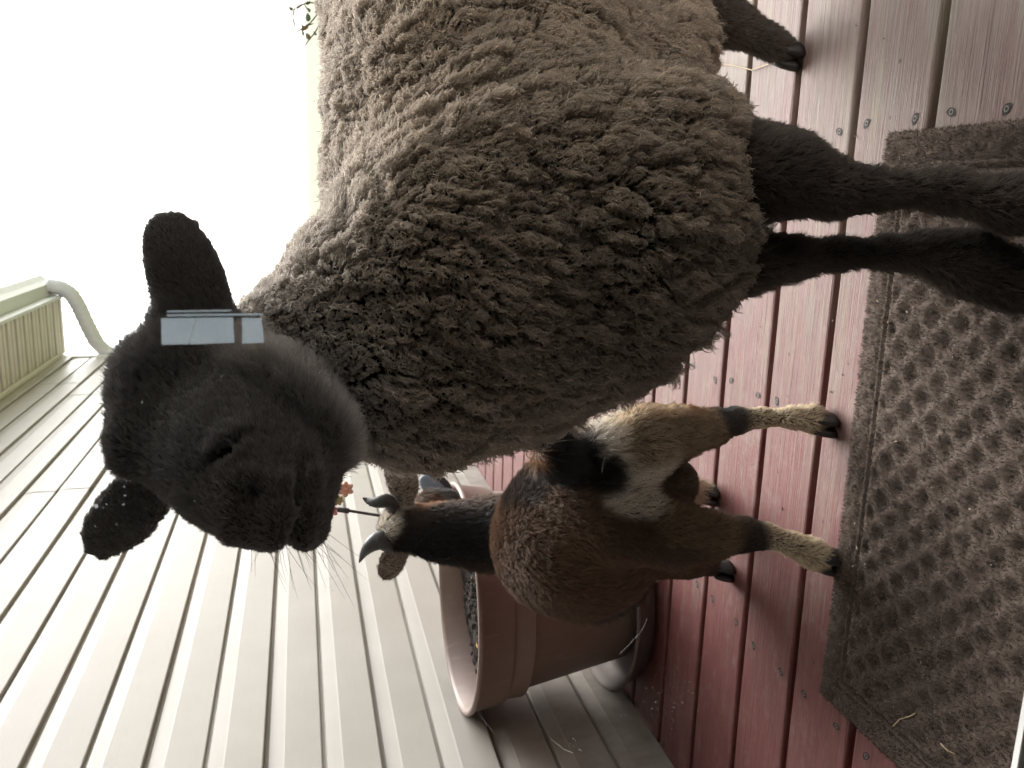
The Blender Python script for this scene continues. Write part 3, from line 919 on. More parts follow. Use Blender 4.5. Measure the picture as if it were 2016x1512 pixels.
def wool_coat():
    # staple seeds
    ns = 3200
    idx, W = scatter(SV, SF, SN, ns, (woolm + 1e-6) * (.22 + 1.1 * sstep(-.3, .4, vnoise(SV, 13, 61))), .6)
    sp = interp(SV, idx, W); sn = norm(interp(SN, idx, W)); sf_ = tang(interp(flow_s, idx, W), sn)
    kd = kdtree.KDTree(ns)
    for i in range(ns): kd.insert(sp[i], i)
    kd.balance()
    n2_ = 32000
    idx2, W2 = scatter(SV, SF, SN, n2_, woolm + 1e-6, .6)
    sp2 = interp(SV, idx2, W2); sn2 = norm(interp(SN, idx2, W2))
    kd2 = kdtree.KDTree(n2_)
    for i in range(n2_): kd2.insert(sp2[i], i)
    kd2.balance()
    n = 300000
    idx, W = scatter(SV, SF, SN, n, woolm + 1e-6, .25)
    r = interp(SV, idx, W); nn = norm(interp(SN, idx, W)); fl = tang(interp(flow_s, idx, W), nn); wm = interp(woolm, idx, W)
    warp = np.stack([vnoise(r, 60, s) for s in (11, 12, 13)], 1) * .0035
    rq = r + warp
    K = 7
    nb = np.empty((n, K), np.int32)
    for i in range(n):
        f = kd.find_n(rq[i], K)
        for j in range(K): nb[i, j] = f[j][1]
    dl = rq[:, None] - sp[nb]
    al = (dl * sf_[nb]).sum(-1)
    dist = np.sqrt(np.maximum((dl ** 2).sum(-1) - .78 * al ** 2, 0))
    o_ = np.argsort(dist, 1)
    ii = np.arange(n)
    c1, c2 = nb[ii, o_[:, 0]], nb[ii, o_[:, 1]]
    f1, f2 = dist[ii, o_[:, 0]], dist[ii, o_[:, 1]]
    e = np.clip((f2 - f1) / .006, 0, 1)
    nb2 = np.empty(n, np.int32)
    for i in range(n): nb2[i] = kd2.find(r[i])[1]
    nl = 560
    idx3, W3 = scatter(SV, SF, SN, nl, woolm + 1e-6, .6)
    sp3 = interp(SV, idx3, W3); sf3 = tang(interp(flow_s, idx3, W3), norm(interp(SN, idx3, W3)))
    kd3 = kdtree.KDTree(nl)
    for i in range(nl): kd3.insert(sp3[i], i)
    kd3.balance()
    nb3 = np.empty((n, 5), np.int32)
    rq3 = r + np.stack([vnoise(r, 34, s) for s in (41, 42, 43)], 1) * .010
    for i in range(n):
        f = kd3.find_n(rq3[i], 5)
        for j in range(5): nb3[i, j] = f[j][1]
    d3 = rq3[:, None] - sp3[nb3]
    d3 = np.sqrt(np.maximum((d3 ** 2).sum(-1) - .86 * ((d3 * sf3[nb3]).sum(-1)) ** 2, 0)); d3.sort(1)
    e3 = np.clip((d3[:, 1] - d3[:, 0]) / .0065, 0, 1)
    chest = sstep(.26, .10, np.linalg.norm(r - P(1050, 620, .70), axis=1))
    open3 = np.clip(sstep(-.1, .45, vnoise(r, 11, 77)) * .75 + .75 * chest, 0, 1)
    # how strongly the fleece parts: weak on the back, strong on neck and shoulder
    part = np.clip(.55 + .45 * vnoise(r, 9, 5), .15, 1)
    top = sstep(.55, .68, r[:, 2])
    part = part * (1 - .6 * top)
    cl_h = .8 + .35 * rng.random(ns)
    L = .0175 * (1 - part * .40 * (1 - e) ** 1.3) * (1 - .68 * open3 * (1 - e3) ** 1.2) * cl_h[c1] * (1 + .22 * vnoise(r, 16, 63)) * rng.uniform(.85, 1.12, n) * (.35 + .65 * wm)
    lean = .22
    base_tip = r + nn * L[:, None] + fl * (L * lean)[:, None]
    big = sp[c1] + sn[c1] * L[:, None] * 1.05 + sf_[c1] * (L * lean)[:, None] + (r - sp[c1]) * .66
    sml = sp2[nb2] + nn * L[:, None] + fl * (L * lean)[:, None] + (r - sp2[nb2]) * .62
    tip = base_tip * .22 + big * .30 + sml * .48
    kk = 6
    tt = np.linspace(0, 1, kk)
    ph = rng.random(n2_)[nb2] * 6.28 + rng.normal(0, .5, n)
    a1 = fl; a2 = np.cross(nn, fl)
    pts = r[:, None] + (tip - r)[:, None] * tt[None, :, None]
    pts += nn[:, None] * (L[:, None] * .18 * np.sin(math.pi * tt) )[..., None]
    amp = .0017 * tt ** .7
    pts += a1[:, None] * (amp * np.sin(ph[:, None] + tt * 13))[..., None] + a2[:, None] * (amp * np.cos(ph[:, None] + tt * 13))[..., None]
    hook = rng.random(n) < .10
    pts[:, -1] += fl * (.003 * rng.random(n))[:, None]
    pts[hook] += (rng.normal(0, .0032, (hook.sum(), 3))[:, None] * (tt ** 2)[None, :, None])
    rad = np.outer(rng.uniform(.00028, .00045, n), np.array([1.1, 1.1, 1.1, 1.05, .95, .6]))
    tone = vnoise(r, 7, 21) * .12 + (rng.random(ns)[c1] - .5) * .22 + (rng.random(n2_)[nb2] - .5) * .25
    base = np.array([.50, .430, .360])
    under = np.array([.43, .370, .318])
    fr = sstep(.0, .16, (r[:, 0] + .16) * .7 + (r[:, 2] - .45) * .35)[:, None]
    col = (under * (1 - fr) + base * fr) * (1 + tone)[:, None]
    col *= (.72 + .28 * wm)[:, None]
    dark = sstep(.055, .005, field(headp, r) - .010)[:, None] * sstep(470, 560, (r - CAM) @ DOWN / ((r - CAM) @ FWD) * F_PX + W_PX / 2)[:, None]  # shading beside the head painted into the neck wool colour
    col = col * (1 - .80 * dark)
    rim_paint = (sstep(.59, .69, r[:, 2]) * .55)[:, None]  # backlit rim painted pale along the top of the back
    col = col * (1 - rim_paint) + np.array([.66, .63, .60]) * rim_paint
    light = rng.random(n) < .05; col[light] *= 1.5
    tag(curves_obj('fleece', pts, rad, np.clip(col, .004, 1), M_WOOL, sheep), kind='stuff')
wool_coat()
def hanging_locks():
    idx, W = scatter(SV, SF, SN, 9000, woolm + 1e-6, .6)
    p_ = interp(SV, idx, W); n_ = norm(interp(SN, idx, W))
    view = norm(CAM - p_)
    ok = (n_[:, 2] < .1) & (np.abs((n_ * view).sum(1)) < .45) & (interp(woolm, idx, W) > .9)
    p_, n_ = p_[ok][:420], n_[ok][:420]
    P_, C_ = [], []
    kk = 7; tt = np.linspace(0, 1, kk)
    for q, nn in zip(p_, n_):
        L_ = rng.uniform(.016, .027)
        d = norm(nn + np.array([0, 0, -.55]) + rng.normal(0, .25, 3))
        a1 = norm(np.cross(d, [0.3, .2, 1])); a2 = np.cross(d, a1); ph = rng.random() * 6.28; am = rng.uniform(.0015, .0035)
        path = q + d * (tt * L_)[:, None] + (a1 * (np.cos(ph + tt * 7) * am * tt)[:, None]) + (a2 * (np.sin(ph + tt * 7) * am * tt)[:, None])
        m_ = 26
        off = rng.normal(0, .0034, (m_, 3))
        P_.append(path[None] + off[:, None] * (1 - .45 * tt)[None, :, None] + rng.normal(0, .0012, (m_, kk, 3)) * tt[None, :, None])
        C_.append(np.array([.46, .405, .35]) * rng.uniform(.7, 1.2, (m_, 1)))
    pts = np.concatenate(P_); col = np.concatenate(C_)
    rad = np.outer(rng.uniform(.00026, .0004, len(pts)), np.linspace(1, .5, kk))
    tag(curves_obj('hanging_locks', pts, rad, col, M_WOOL, sheep), kind='stuff')
hanging_locks()
print('wool', time.time() - T0)

def short_fur(name, obj, V, Fq, N, n, weight, flow, length, lift, color, radius=.0003, clump=.5, seeds=9000, mat=M_FUR, kk=5, wild=.12):
    idx, W = scatter(V, Fq, N, seeds, weight, .5)
    sp = interp(V, idx, W)
    kd = kdtree.KDTree(seeds)
    for i in range(seeds): kd.insert(sp[i], i)
    kd.balance()
    soff = rng.normal(0, 1, (seeds, 3)); ston = rng.random(seeds) - .5
    idx, W = scatter(V, Fq, N, n, weight, .3)
    r = interp(V, idx, W); nn = norm(interp(N, idx, W)); fl = tang(interp(flow, idx, W), nn)
    L = interp(length, idx, W) * rng.uniform(.65, 1.15, n); lf = interp(lift, idx, W)
    nb = np.empty(n, np.int32)
    for i in range(n): nb[i] = kd.find(r[i])[1]
    d = norm(fl * (1 - lf)[:, None] + nn * lf[:, None] + rng.normal(0, wild, (n, 3)) + soff[nb] * .14)
    tip = r + d * L[:, None]
    tipc = sp[nb] + d * L[:, None]
    tip = tip * (1 - clump) + (tipc + (r - sp[nb]) * .25) * clump
    tt = np.linspace(0, 1, kk)
    pts = r[:, None] + (tip - r)[:, None] * tt[None, :, None] + nn[:, None] * (L[:, None] * .22 * (lf[:, None]) * np.sin(math.pi * tt))[..., None]
    rad = np.outer(radius * rng.uniform(.7, 1.2, n), np.linspace(1, .25, kk) ** .7)
    col = interp(color, idx, W) * (1 + ston[nb] * .35 + rng.normal(0, .12, n))[:, None]
    tag(curves_obj(name, pts, rad, np.clip(col, .003, 1), mat, obj), kind='stuff')

# sheep's face, ears and legs
flow_h = np.tile(np.array([0, 0, 0.0]), (len(SV), 1))
muz = P(540, 1000, .60); poll = P(320, 760, .74)
hd = norm(poll - muz)
fh = tang(np.tile(hd + np.array([.1, 0, -.25]), (len(SV), 1)), SN)
lg = tang(np.tile(np.array([0.05, .1, -1.0]), (len(SV), 1)), SN)
isleg = sstep(.0, .01, np.minimum(dhead, dear) - dleg)[:, None]
flow_f = norm(fh * (1 - isleg) + lg * isleg)
jaw = cap(P(500, 715, .70), .02, P(690, 880, .67), .02)
jawd = sstep(.030, .008, np.minimum(sdf1(cap(P(500, 705, .70), .008, P(600, 775, .68), .008), SV), sdf1(cap(P(600, 775, .68), .008, P(685, 865, .66), .008), SV)))
lenf = np.full(len(SV), .0062)
lenf = np.where(dear < .004, .0032, lenf)
lenf += .013 * jawd * (1 - isleg[:, 0])
topk = sstep(.07, .02, np.linalg.norm(SV - P(300, 700, .735), axis=1))
lenf += .008 * topk
muzm = sstep(.075, .035, np.linalg.norm(SV - P(560, 1010, .60), axis=1))
lenf -= .0028 * muzm
lenf += .002 * isleg[:, 0]
liftf = .34 + .25 * jawd + .2 * topk - .16 * (dear < .004)
colf = np.tile(np.array([.150, .140, .140]), (len(SV), 1))
colf = colf * (1 - jawd[:, None] * .9) + jawd[:, None] * .9 * np.array([.50, .465, .445])
colf = colf * (1 - .35 * muzm[:, None]) + .35 * muzm[:, None] * np.array([.27, .235, .225])
patch = np.maximum(sstep(.026, .006, np.linalg.norm(SV - P(445, 965, .615), axis=1)), sstep(.02, .005, np.linalg.norm(SV - P(435, 862, .64), axis=1)))[:, None]
colf = colf * (1 - patch * .6) + patch * .6 * np.array([.34, .31, .30])
legc = np.array([.16, .132, .112]) * (1 + .5 * vnoise(SV, 30, 9))[:, None]
colf = colf * (1 - isleg) + legc * isleg
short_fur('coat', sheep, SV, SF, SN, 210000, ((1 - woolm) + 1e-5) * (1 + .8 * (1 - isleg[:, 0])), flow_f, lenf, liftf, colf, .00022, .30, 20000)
eye_o = bm_obj('eye', (lambda b_: (bmesh.ops.create_uvsphere(b_, u_segments=20, v_segments=12, radius=.0075, matrix=Matrix.Translation(eye_at)), b_)[1])(bmesh.new()), M_EYE, sheep, smooth=True)
# whiskers
wh = []
for _ in range(46):
    a = P(random.uniform(500, 640), random.uniform(1020, 1075), .595)
    d = norm(np.array([-1.0, -.2, random.uniform(-.7, .3)])) + rng.normal(0, .22, 3)
    L_ = random.uniform(.015, .04)
    wh.append([a + d * L_ * s for s in np.linspace(0, 1, 5)] )
wh = np.array(wh); wh[:, :, 2] -= (np.linspace(0, 1, 5) ** 2 * .004)[None]
tag(curves_obj('whiskers', wh, np.tile(np.array([.00016, .00014, .00012, .0001, .00005]), (len(wh), 1)), np.tile([.09, .08, .08], (len(wh), 1)), M_FUR, sheep), kind='stuff')
# hooves
def hoof(ix, iy, y, s, parent, z=None, yaw=0):
    c_ = P(ix, iy, y)
    for sd in (-1, 1):
        bm = bmesh.new()
        prof = [(1.0, 0), (1.0, .25), (.82, .7), (.55, 1.0)]
        prev = None; n = 12
        for q, (r_, zt) in enumerate(prof):
            cur = []
            for k_ in range(n):
                a = 2 * math.pi * k_ / n
                x_, y_ = math.cos(a) * .46 * r_, math.sin(a) * r_ - .25 * (1 - zt)
                xw = (x_ + sd * .48) * s; yw = y_ * s
                X_ = xw * math.cos(yaw) - yw * math.sin(yaw); Y_ = xw * math.sin(yaw) + yw * math.cos(yaw)
                cur.append(bm.verts.new((c_[0] + X_, c_[1] + Y_, .001 + zt * s * 1.5)))
            if prev:
                for k_ in range(n): bm.faces.new((prev[k_], prev[(k_ + 1) % n], cur[(k_ + 1) % n], cur[k_]))
            else: bm.faces.new(cur[::-1])
            prev = cur
        bm.faces.new(prev)
        bm_obj('hoof', bm, M_HOOF, parent, smooth=True)
hoof(1553, 108, 1.172, .021, sheep, yaw=-.5)
for q in ((2180, 425, .645), (2190, 590, .655)): hoof(*q, .024, sheep, yaw=-.4)

# ================================================================== GOAT
gb = []
gb += chain([(1175, 955, 1.07, .070), (1140, 1030, 1.15, .090), (1110, 1065, 1.24, .095), (1080, 1055, 1.36, .072)])
gb += chain([(1180, 1080, 1.16, .072), (1170, 1095, 1.25, .074)])
gb += chain([(1060, 1045, 1.38, .065), (960, 1052, 1.43, .056), (870, 1048, 1.44, .043), (800, 1040, 1.44, .033)])
gl = []
gl += chain([(1190, 905, 1.05, .052), (1270, 870, 1.03, .042), (1340, 850, 1.03, .029), (1400, 842, 1.035, .021), (1450, 828, 1.04, .0165), (1500, 822, 1.03, .0115), (1560, 822, 1.01, .0110), (1600, 824, 1.0, .0140), (1610, 830, .998, .014)])
gl += chain([(1230, 1020, 1.04, .056), (1320, 1050, 1.0, .040), (1400, 1055, .985, .026), (1465, 1052, .985, .0205), (1510, 1055, .975, .0145), (1560, 1072, .965, .0125), (1600, 1090, .955, .0155), (1615, 1098, .952, .015)])
gl += chain([(1230, 960, 1.30, .050), (1330, 968, 1.31, .024), (1385, 972, 1.31, .014)])
gl += chain([(1250, 1090, 1.24, .048), (1350, 1105, 1.235, .026), (1405, 1115, 1.23, .015)])
gu = [ell(P(1316, 953, 1.05), np.array([0, .2, -1.0]), RIGHT, (.043, .036, .034), .010)]
gh = []
gh += [cap(P(790, 1040, 1.45), .036, P(800, 1030, 1.50), .032), cap(P(800, 1030, 1.50), .032, P(852, 995, 1.55), .024), cap(P(852, 995, 1.55), .024, P(884, 985, 1.57), .019)]
gear = []
gear += [ell(P(790, 940, 1.45), P(780, 900, 1.45) - P(800, 990, 1.45), DOWN, (.056, .030, .0065), .01)]
gear += [ell(P(772, 1106, 1.44), P(762, 1128, 1.44) - P(790, 1080, 1.44), DOWN, (.038, .024, .006), .01)]
gt = chain([(1120, 910, 1.03, .022), (1085, 895, 1.00, .018), (1068, 885, .99, .010)])
lo = np.array([-1.0, .86, -.01]); hi = np.array([-.15, 1.68, .66])
HG = .0042
D = grid_sdf(gb + gl + gu + gh + gear + gt, lo, hi, HG, .018)
GV, GF = surface_nets(D, lo, HG)
GV = smooth_mesh(GV, GF, 1)
GV[:, 2] = np.maximum(GV[:, 2], .002)
goat = fast_mesh('goat', GV, GF, M_GSKIN)
tag(goat, 'small brown and black horned goat seen from behind, sniffing at the big plant pot', 'goat')
GN = vnormals(goat)
def ball(ix, iy, y, r_, soft=.5):
    return sstep(1, 1 - soft, np.linalg.norm(GV - P(ix, iy, y), axis=1) / r_)[:, None]
def ballc(ix, iy, y, ix2, iy2, y2, r_, soft=.5):
    return sstep(1, 1 - soft, (sdf1(cap(P(ix, iy, y), 0, P(ix2, iy2, y2), 0), GV)) / r_)[:, None]
BLK, BRN, DBR, CRM, WHT, TAN, GRY = [np.array(c_) for c_ in ((.026, .025, .027), (.19, .118, .078), (.095, .062, .045), (.88, .76, .58), (.88, .82, .73), (.34, .17, .075), (.11, .10, .095))]
gc = np.tile(BRN, (len(GV), 1)).astype(float)
def put(mask, c_, a=1.0):
    global gc
    gc = gc * (1 - mask * a) + c_ * mask * a
nz = (.5 + .5 * vnoise(GV, 28, 2))[:, None]
gc = gc * (.75 + .5 * nz)
put(ballc(1050, 1130, 1.30, 1150, 1190, 1.22, .07), np.array([.15, .11, .08]), .8)      # paler grey-brown flank
put(ballc(1250, 1030, 1.0, 1340, 1050, .98, .06), DBR, .7)
put(ballc(1005, 1060, 1.36, 800, 1060, 1.44, .095, .75), BLK)                            # black neck
put(ballc(1000, 965, 1.2, 1060, 945, 1.1, .05), BLK, .8)
put(ballc(1180, 1180, 1.2, 1250, 1150, 1.17, .05), BLK, .8)
put(ballc(890, 1000, 1.50, 830, 990, 1.46, .032), TAN)
put(ballc(930, 1010, 1.48, 880, 985, 1.5, .02), TAN, .6)
put(ballc(860, 975, 1.56, 900, 965, 1.58, .03), GRY)
put(ball(790, 1040, 1.41, .03), BLK, .7)
put(ball(755, 1030, 1.43, .040), WHT, .95)
put(ballc(790, 965, 1.45, 780, 900, 1.45, .04, .3), np.array([.62, .56, .50]))
put(ballc(790, 1085, 1.44, 770, 1120, 1.44, .03), np.array([.50, .43, .36]))
put(ballc(1200, 850, 1.02, 1290, 910, .98, .055), WHT, .95)                              # white rump
put(ballc(1220, 975, .99, 1290, 985, .98, .035), WHT, .85)
put(ballc(1300, 820, 1.02, 1370, 825, 1.02, .030), TAN, .8)
put(ballc(1260, 870, .99, 1410, 850, 1.0, .042), np.array([.46, .37, .25]), .85)
put(ballc(1190, 830, 1.02, 1330, 800, 1.02, .022), np.array([.80, .66, .48]), .8)
put(ballc(1480, 825, 1.03, 1580, 825, 1.0, .036, .6), CRM)
put(ball(1440, 826, 1.03, .035), np.array([.07, .075, .075]))
put(ballc(1340, 1030, .96, 1440, 1050, .96, .045), np.array([.27, .20, .13]), .75)
put(ballc(1510, 1060, .97, 1600, 1090, .95, .038, .6), CRM)
put(ball(1475, 1060, .98, .036, .4), BLK)
put(ballc(1510, 1082, .985, 1600, 1115, .97, .012), BLK, .8)
put(ballc(1350, 970, 1.31, 1400, 975, 1.31, .045), CRM, .6)
put(ballc(1300, 950, 1.05, 1345, 955, 1.05, .05, .3), np.array([.19, .145, .105]))
put(ballc(1060, 880, .99, 1140, 920, 1.04, .042, .4), BLK)                               # tail
put(ballc(985, 1000, 1.31, 975, 1105, 1.32, .060, .9), BLK, .95)
put(ball(1045, 885, 1.0, .024), TAN)
put(ball(1190, 940, 1.0, .035), np.array([.012, .010, .010]), .95)
put(ball(1400, 1125, 1.23, .03), BLK, .7)
put(ball(1283, 1150, 1.22, .02), WHT, .5)
dgl = field(gl, GV); dgb = field(gb, GV)
gdown = tang(np.tile(np.array([0, .05, -1.0]), (len(GV), 1)), GN)
# body hair runs from the withers back to the rump (towards the camera) and down
gback = tang(np.tile(np.array([.45, -.75, -.65]), (len(GV), 1)), GN)
il = sstep(-.01, .015, dgb - dgl)[:, None]
gflow = norm(gdown * il + gback * (1 - il))
glen = .0130 * (1 - .25 * il[:, 0]) * (1 - .60 * sstep(.18, .12, GV[:, 2]))
for q, l_ in (((1175, 870, 1.0), .030), ((1095, 890, 1.0), .028), ((1170, 1190, 1.2), .026), ((1240, 1180, 1.18), .028), ((1360, 950, 1.3), .024), ((1605, 815, 1.0), .0085), ((1612, 1085, .95), .0085)):
    mk = sstep(.06, .02, np.linalg.norm(GV - P(*q), axis=1)); glen = glen * (1 - mk) + l_ * mk
glen = np.where(field(gear, GV) < .003, .007, glen); glen = np.where(field(gu, GV) < .002, .006, glen)
glen = np.where(field(gh, GV) < .002, .009, glen)
glift = np.full(len(GV), .26) + .1 * il[:, 0]
short_fur('coat', goat, GV, GF, GN, 260000, np.ones(len(GV)), gflow, glen, glift, gc, .00030, .22, 26000, wild=.09)
hoof(1630, 835, .992, .0175, goat, yaw=-.2)
hoof(1640, 1103, .948, .0185, goat, yaw=-.3)
hoof(1400, 974, 1.30, .018, goat, yaw=-.2)
hoof(1430, 1122, 1.225, .018, goat, yaw=-.2)
def horn(pts_, r0):
    p_ = [P(*q) for q in pts_]
    fine = []
    for i in range(len(p_) - 1):
        for s in np.linspace(0, 1, 5)[:-1]: fine.append(p_[i] * (1 - s) + p_[i + 1] * s)
    fine.append(p_[-1])
    for _ in range(2): fine = [fine[0]] + [(fine[i - 1] + 2 * fine[i] + fine[i + 1]) / 4 for i in range(1, len(fine) - 1)] + [fine[-1]]
    n = len(fine)
    tube('horn', fine, [r0 * (1 - (i / (n - 1)) ** 1.4) + .001 + .0006 * (i % 2) for i in range(n)], M_HORN, goat, sides=12, flat=.8)
horn([(768, 1066, 1.43), (748, 1062, 1.42), (730, 1072, 1.42), (716, 1088, 1.43), (707, 1108, 1.44)], .0195)
horn([(775, 1000, 1.44), (764, 985, 1.43), (748, 988, 1.42), (735, 990, 1.42), (722, 985, 1.43), (714, 980, 1.43)], .0140)
print('goat', time.time() - T0)

# ================================================================== plant pot
PC = np.array([-.852, 1.70, 0])
pot = empty('plant_pot', tuple(PC))
tag(pot, 'big terracotta coloured plastic plant pot filled with soil beside the siding wall', 'plant pot')
Zr = .385
R1 = .247
lathe('bowl', [(0.001, .022), (.155, .022), (.163, .028), (.168, .05), (.215, Zr - .085), (.219, Zr - .078)], M_POT, pot, 96, PC)
lathe('rim', [(.218, Zr - .080), (.230, Zr - .078), (.233, Zr - .072), (.2425, Zr - .012), (R1, Zr - .010), (R1 + .002, Zr - .004), (R1, Zr), (R1 - .005, Zr + .001), (R1 - .009, Zr - .001), (R1 - .013, Zr - .008), (.224, Zr - .075), (.222, Zr - .12)], M_POT, pot, 96, PC)
bm = bmesh.new()
nr, na = 26, 90
prev = None
for i in range(nr):
    r_ = .223 * (i / (nr - 1)) + .0005
    cur = []
    for k_ in range(na):
        a = 2 * math.pi * k_ / na
        cur.append(bm.verts.new((PC[0] + r_ * math.cos(a), PC[1] + r_ * math.sin(a), Zr - .062 + random.gauss(0, .0028) + .006 * math.sin(a * 2 + r_ * 20))))
    if prev:
        for k_ in range(na): bm.faces.new((prev[k_], prev[(k_ + 1) % na], cur[(k_ + 1) % na], cur[k_]))
    prev = cur
bm_obj('soil', bm, M_SOIL, pot)
bm = bmesh.new()
for _ in range(420):
    a, r_ = random.uniform(0, 6.28), .215 * math.sqrt(random.random())
    s = random.uniform(.002, .006)
    mt_ = Matrix.Translation((PC[0] + r_ * math.cos(a), PC[1] + r_ * math.sin(a), Zr - .056)) @ Matrix.Rotation(random.uniform(0, 3), 4, Vector((random.random(), random.random(), random.random() + .1)).normalized()) @ Matrix.Diagonal((s * 1.6, s, s * .5, 1))
    bmesh.ops.create_icosphere(bm, subdivisions=1, radius=1, matrix=mt_)
tag(bm_obj('soil_crumbs', bm, M_SOIL, pot), kind='stuff')
bm = bmesh.new()
for q in ((905, 1132), (930, 1140), (912, 1160), (925, 1300), (918, 1120), (940, 1270)):
    p_ = on_plane(*q, 2, Zr - .052); s = random.uniform(.007, .012)
    a = random.uniform(0, 6)
    vs = [bm.verts.new(p_ + np.array([math.cos(a + t_) * s * (1 if j % 2 == 0 else .45), math.sin(a + t_) * s * (1 if j % 2 == 0 else .45), random.uniform(0, .004)])) for j, t_ in enumerate(np.linspace(0, 6.28, 6, endpoint=False))]
    bm.faces.new(vs)
tag(bm_obj('dry_leaves', bm, M_LEAFBIT, pot), kind='stuff')
sauc = lathe('pot_saucer', [(.001, .002), (.185, .002), (.212, .008), (.229, .046), (.234, .051), (.231, .056), (.223, .052), (.216, .038), (.206, .016), (.165, .010), (.155, .016), (.148, .010), (.001, .010)], M_SAUCER, None, 96, (PC[0], PC[1], 0))
tag(sauc, 'dusty round plastic saucer under the big plant pot', 'saucer')
# flower ornament on a stake stuck in the soil
st_ = empty('garden_stake', tuple(on_plane(905, 990, 2, Zr - .06)))
tag(st_, 'thin dark garden stake with pink and coral flowers standing in the plant pot', 'garden stake')
ys_ = 1.74
base_p = P(905, 1015, ys_)
tube('rod', [P(960, 1028, ys_), P(800, 1020, ys_), P(740, 1014, ys_), P(690, 1006, ys_), P(668, 1003, ys_)], .0032, M_STAKE, st_, 8)
tube('ferrule', [P(687, 1006, ys_ - .002), P(664, 1003, ys_ - .002)], [.0062, .0055], M_STAKE, st_, 8)
def petals(name, c_, r_, mat, n=6, tilt=0):
    bm = bmesh.new()
    for k_ in range(n):
        a = 2 * math.pi * k_ / n
        d = np.array([math.cos(a), -.25, math.sin(a)])
        mt_ = Matrix.Translation(c_ + d * r_ * .55) @ Vector(d).to_track_quat('X', 'Y').to_matrix().to_4x4() @ Matrix.Diagonal((r_ * .6, r_ * .4, r_ * .38, 1))
        bmesh.ops.create_uvsphere(bm, u_segments=10, v_segments=6, radius=1, matrix=mt_)
    bmesh.ops.create_uvsphere(bm, u_segments=10, v_segments=6, radius=r_ * .35, matrix=Matrix.Translation(c_ + np.array([0, -r_ * .3, 0])))
    return bm_obj(name, bm, mat, st_, smooth=True)
petals('flower', P(652, 1006, ys_), .013, M_PINK)
petals('flower', P(680, 962, ys_ + .01), .016, M_CORAL)
petals('seed_head', P(665, 984, ys_ + .005), .011, M_STRAWY, 7)
# small blue-grey scoop-shaped ornament
oc = P(856, 962, 1.66)
orn = empty('pot_ornament', tuple(P(905, 960, 1.66)))
tag(orn, 'rounded blue-grey ornament standing on edge in the plant pot behind the goat', 'ornament')
for nm, sh, mt_, sx in (('front_half', 0, M_BLUE, 1.0), ('dark_side', 1, M_BLUED, .96)):
    bm = bmesh.new()
    lng = norm(P(845, 950, 1.66) - P(885, 985, 1.66))
    wide = norm(np.cross(lng, FWD)); th = np.cross(lng, wide)
    R_ = Matrix([[lng[i] * .040 * sx, wide[i] * .021 * sx, th[i] * .010, (oc + wide * (-.010 * sh) + FWD * (.004 * sh))[i]] for i in range(3)] + [[0, 0, 0, 1]])
    bmesh.ops.create_uvsphere(bm, u_segments=24, v_segments=12, radius=1, matrix=R_)
    bm_obj(nm, bm, mt_, orn, smooth=True)

# ================================================================== shrub twig behind the sheep
ysx = 2.9
shrub = empty('shrub', tuple(np.array([P(640, -40, ysx)[0], ysx, -.78])))
tag(shrub, 'thin leafy shrub rising behind the sheep\'s back against the white sky', 'shrub')
root = np.array([P(640, -60, ysx)[0], ysx, -.78])
tube('stem', [root, root + np.array([.02, 0, .7]), P(680, -20, ysx), P(640, 10, ysx)], [.012, .009, .005, .003], M_STEM, shrub, 8)
twigs = [[(640, 10), (612, 44), (595, 56), (582, 64)], [(600, 52), (612, 48), (618, 46)], [(640, 10), (606, 4), (594, 10), (580, 17)], [(598, 8), (605, 18), (612, 19)], [(640, 30), (620, 64), (609, 78), (599, 91)], [(598, 50), (596, 60), (599, 68)], [(580, 17), (578, 22), (576, 30)]]
for tw in twigs: tube('twig', [P(a, b, ysx) for a, b in tw], [.0022] * (len(tw) - 1) + [.0012], M_STEM, shrub, 6)
def leafm(ix, iy, ang, l_, w_, mat):
    c_ = P(ix, iy, ysx) + np.array([0, random.uniform(-.01, .01), 0]); s = PX(ix, iy, ysx)
    dx, dy = math.cos(ang), math.sin(ang)
    A = DOWN * dx - RIGHT * dy; B = DOWN * dy + RIGHT * dx       # image axes
    vs = []
    prof = [(-1, 0), (-.6, .7), (0, 1), (.6, .75), (1, .0)]
    V_ = [c_ + A * p_ * l_ * s + B * q * w_ * s + FWD * (-.002 if abs(q) < .1 else .002) for p_, q in prof] + [c_ + A * p_ * l_ * s - B * q * w_ * s + FWD * .003 for p_, q in prof[1:-1]]
    n = len(V_)
    V2 = [v_ + FWD * .0008 for v_ in V_]
    f = (0, 1, 2, 3, 4, 7, 6, 5)
    fc = [f, tuple(i + n for i in f[::-1])] + [(f[i], f[(i + 1) % 8], f[(i + 1) % 8] + n, f[i] + n) for i in range(8)]
    mesh_obj('leaf', V_ + V2, fc, mat, shrub)
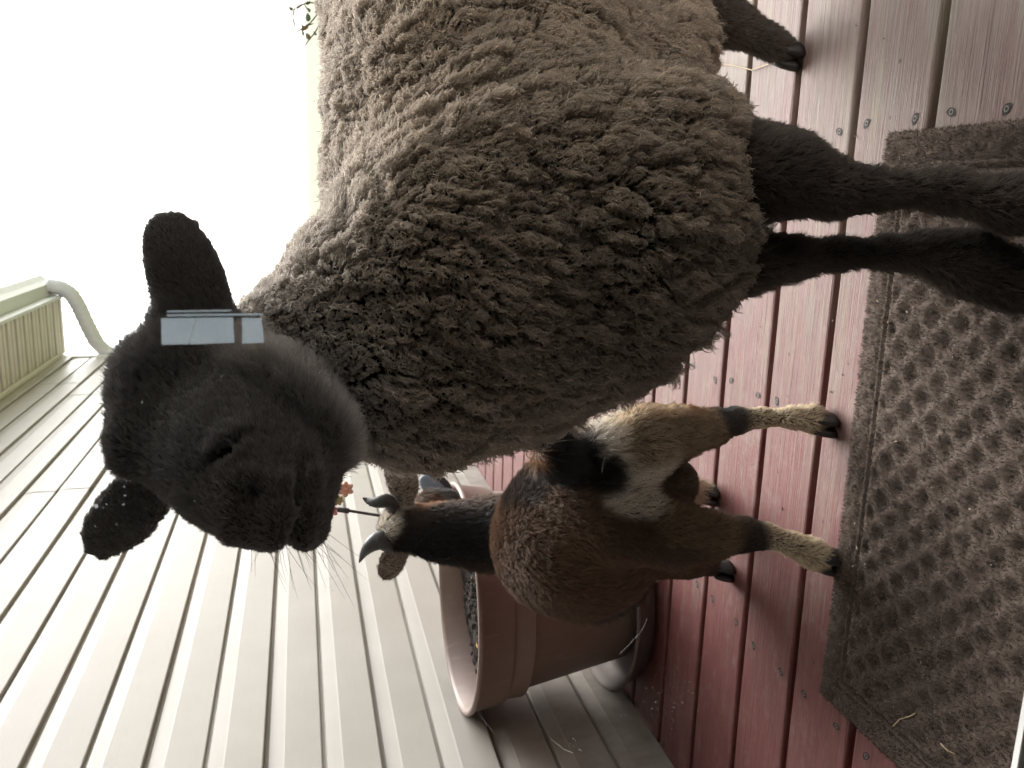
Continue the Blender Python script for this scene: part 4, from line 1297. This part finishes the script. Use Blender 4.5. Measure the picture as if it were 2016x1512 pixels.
for a in ((606, 34, 1.5, 9, 5.5, M_LEAF), (606, 71, 1.0, 7, 5, M_LEAF2), (573, 18, .6, 5, 3.5, M_LEAF), (578, 45, 1.4, 12, 2, M_LEAF), (608, 19, 1.2, 5, 3, M_LEAF), (596, 66, 1.3, 6, 3, M_LEAF2),
          (600, 56, -.5, 9, 3, M_LEAF2), (588, 12, -.6, 8, 2.6, M_LEAF2), (620, 66, .9, 5, 2.5, M_LEAF), (606, 4, -.4, 6, 3, M_LEAF), (594, 49, 1.4, 5, 2, M_LEAF), (577, 28, 1.5, 5, 2, M_LEAF), (638, -6, .3, 9, 5, M_LEAF), (650, -20, .8, 9, 5, M_LEAF), (630, -30, -.6, 9, 5, M_LEAF)):
    leafm(*a)
bm = bmesh.new()
for _ in range(70):
    x_, y_ = random.uniform(-1.05, .3), random.uniform(.96, 1.75)
    s_d = random.uniform(.0006, .0016)
    mt_ = Matrix.Translation((x_, y_, .0012)) @ Matrix.Rotation(random.uniform(0, 6), 4, 'Z') @ Matrix.Diagonal((s_d * random.uniform(1, 2.4), s_d, s_d * .5, 1))
    bmesh.ops.create_icosphere(bm, subdivisions=1, radius=1, matrix=mt_)
for _ in range(110):
    x_, y_ = random.uniform(MX0 + .02, MX1 - .02), random.uniform(.6, MY1 - .01)
    s_d = random.uniform(.0006, .0014)
    mt_ = Matrix.Translation((x_, y_, .0115)) @ Matrix.Rotation(random.uniform(0, 6), 4, 'Z') @ Matrix.Diagonal((s_d * random.uniform(1, 4), s_d, s_d * .5, 1))
    bmesh.ops.create_icosphere(bm, subdivisions=1, radius=1, matrix=mt_)
M_CRUMB = new_mat('crumbs', .9, (.2, .16, .12))
t = NT(M_CRUMB); t.color(t.ramp(t.noise(t.coords((90, 90, 90)), 2, 2), [(.42, (.03, .02, .015)), (.55, (.16, .12, .09)), (.65, (.45, .40, .32))]))
tag(bm_obj('crumbs', bm, M_CRUMB), 'scattered crumbs of dirt and chaff lying on the deck boards and doormat', kind='stuff')
# stray straw
for pts_, lab in (([(1395, 118), (1420, 126), (1450, 130), (1480, 138), (1510, 128), (1555, 112)], 'long dry straw lying on the deck beside the sheep\'s hind hoof'),
                  ([(1758, 1430), (1772, 1416), (1792, 1410), (1802, 1404)], 'small curved dry straw lying on the dark corner of the doormat'),
                  ([(1852, 1464), (1866, 1478), (1880, 1484)], 'thin dry straw lying nearest the corner on the doormat')):
    pp = [on_plane(a, b, 2, .012 if a > 1700 else .004) for a, b in pts_]
    o = tube('straw', pp, .0009, M_STRAW, None, 5)
    tag(o, lab, 'straw')
print('done', time.time() - T0)
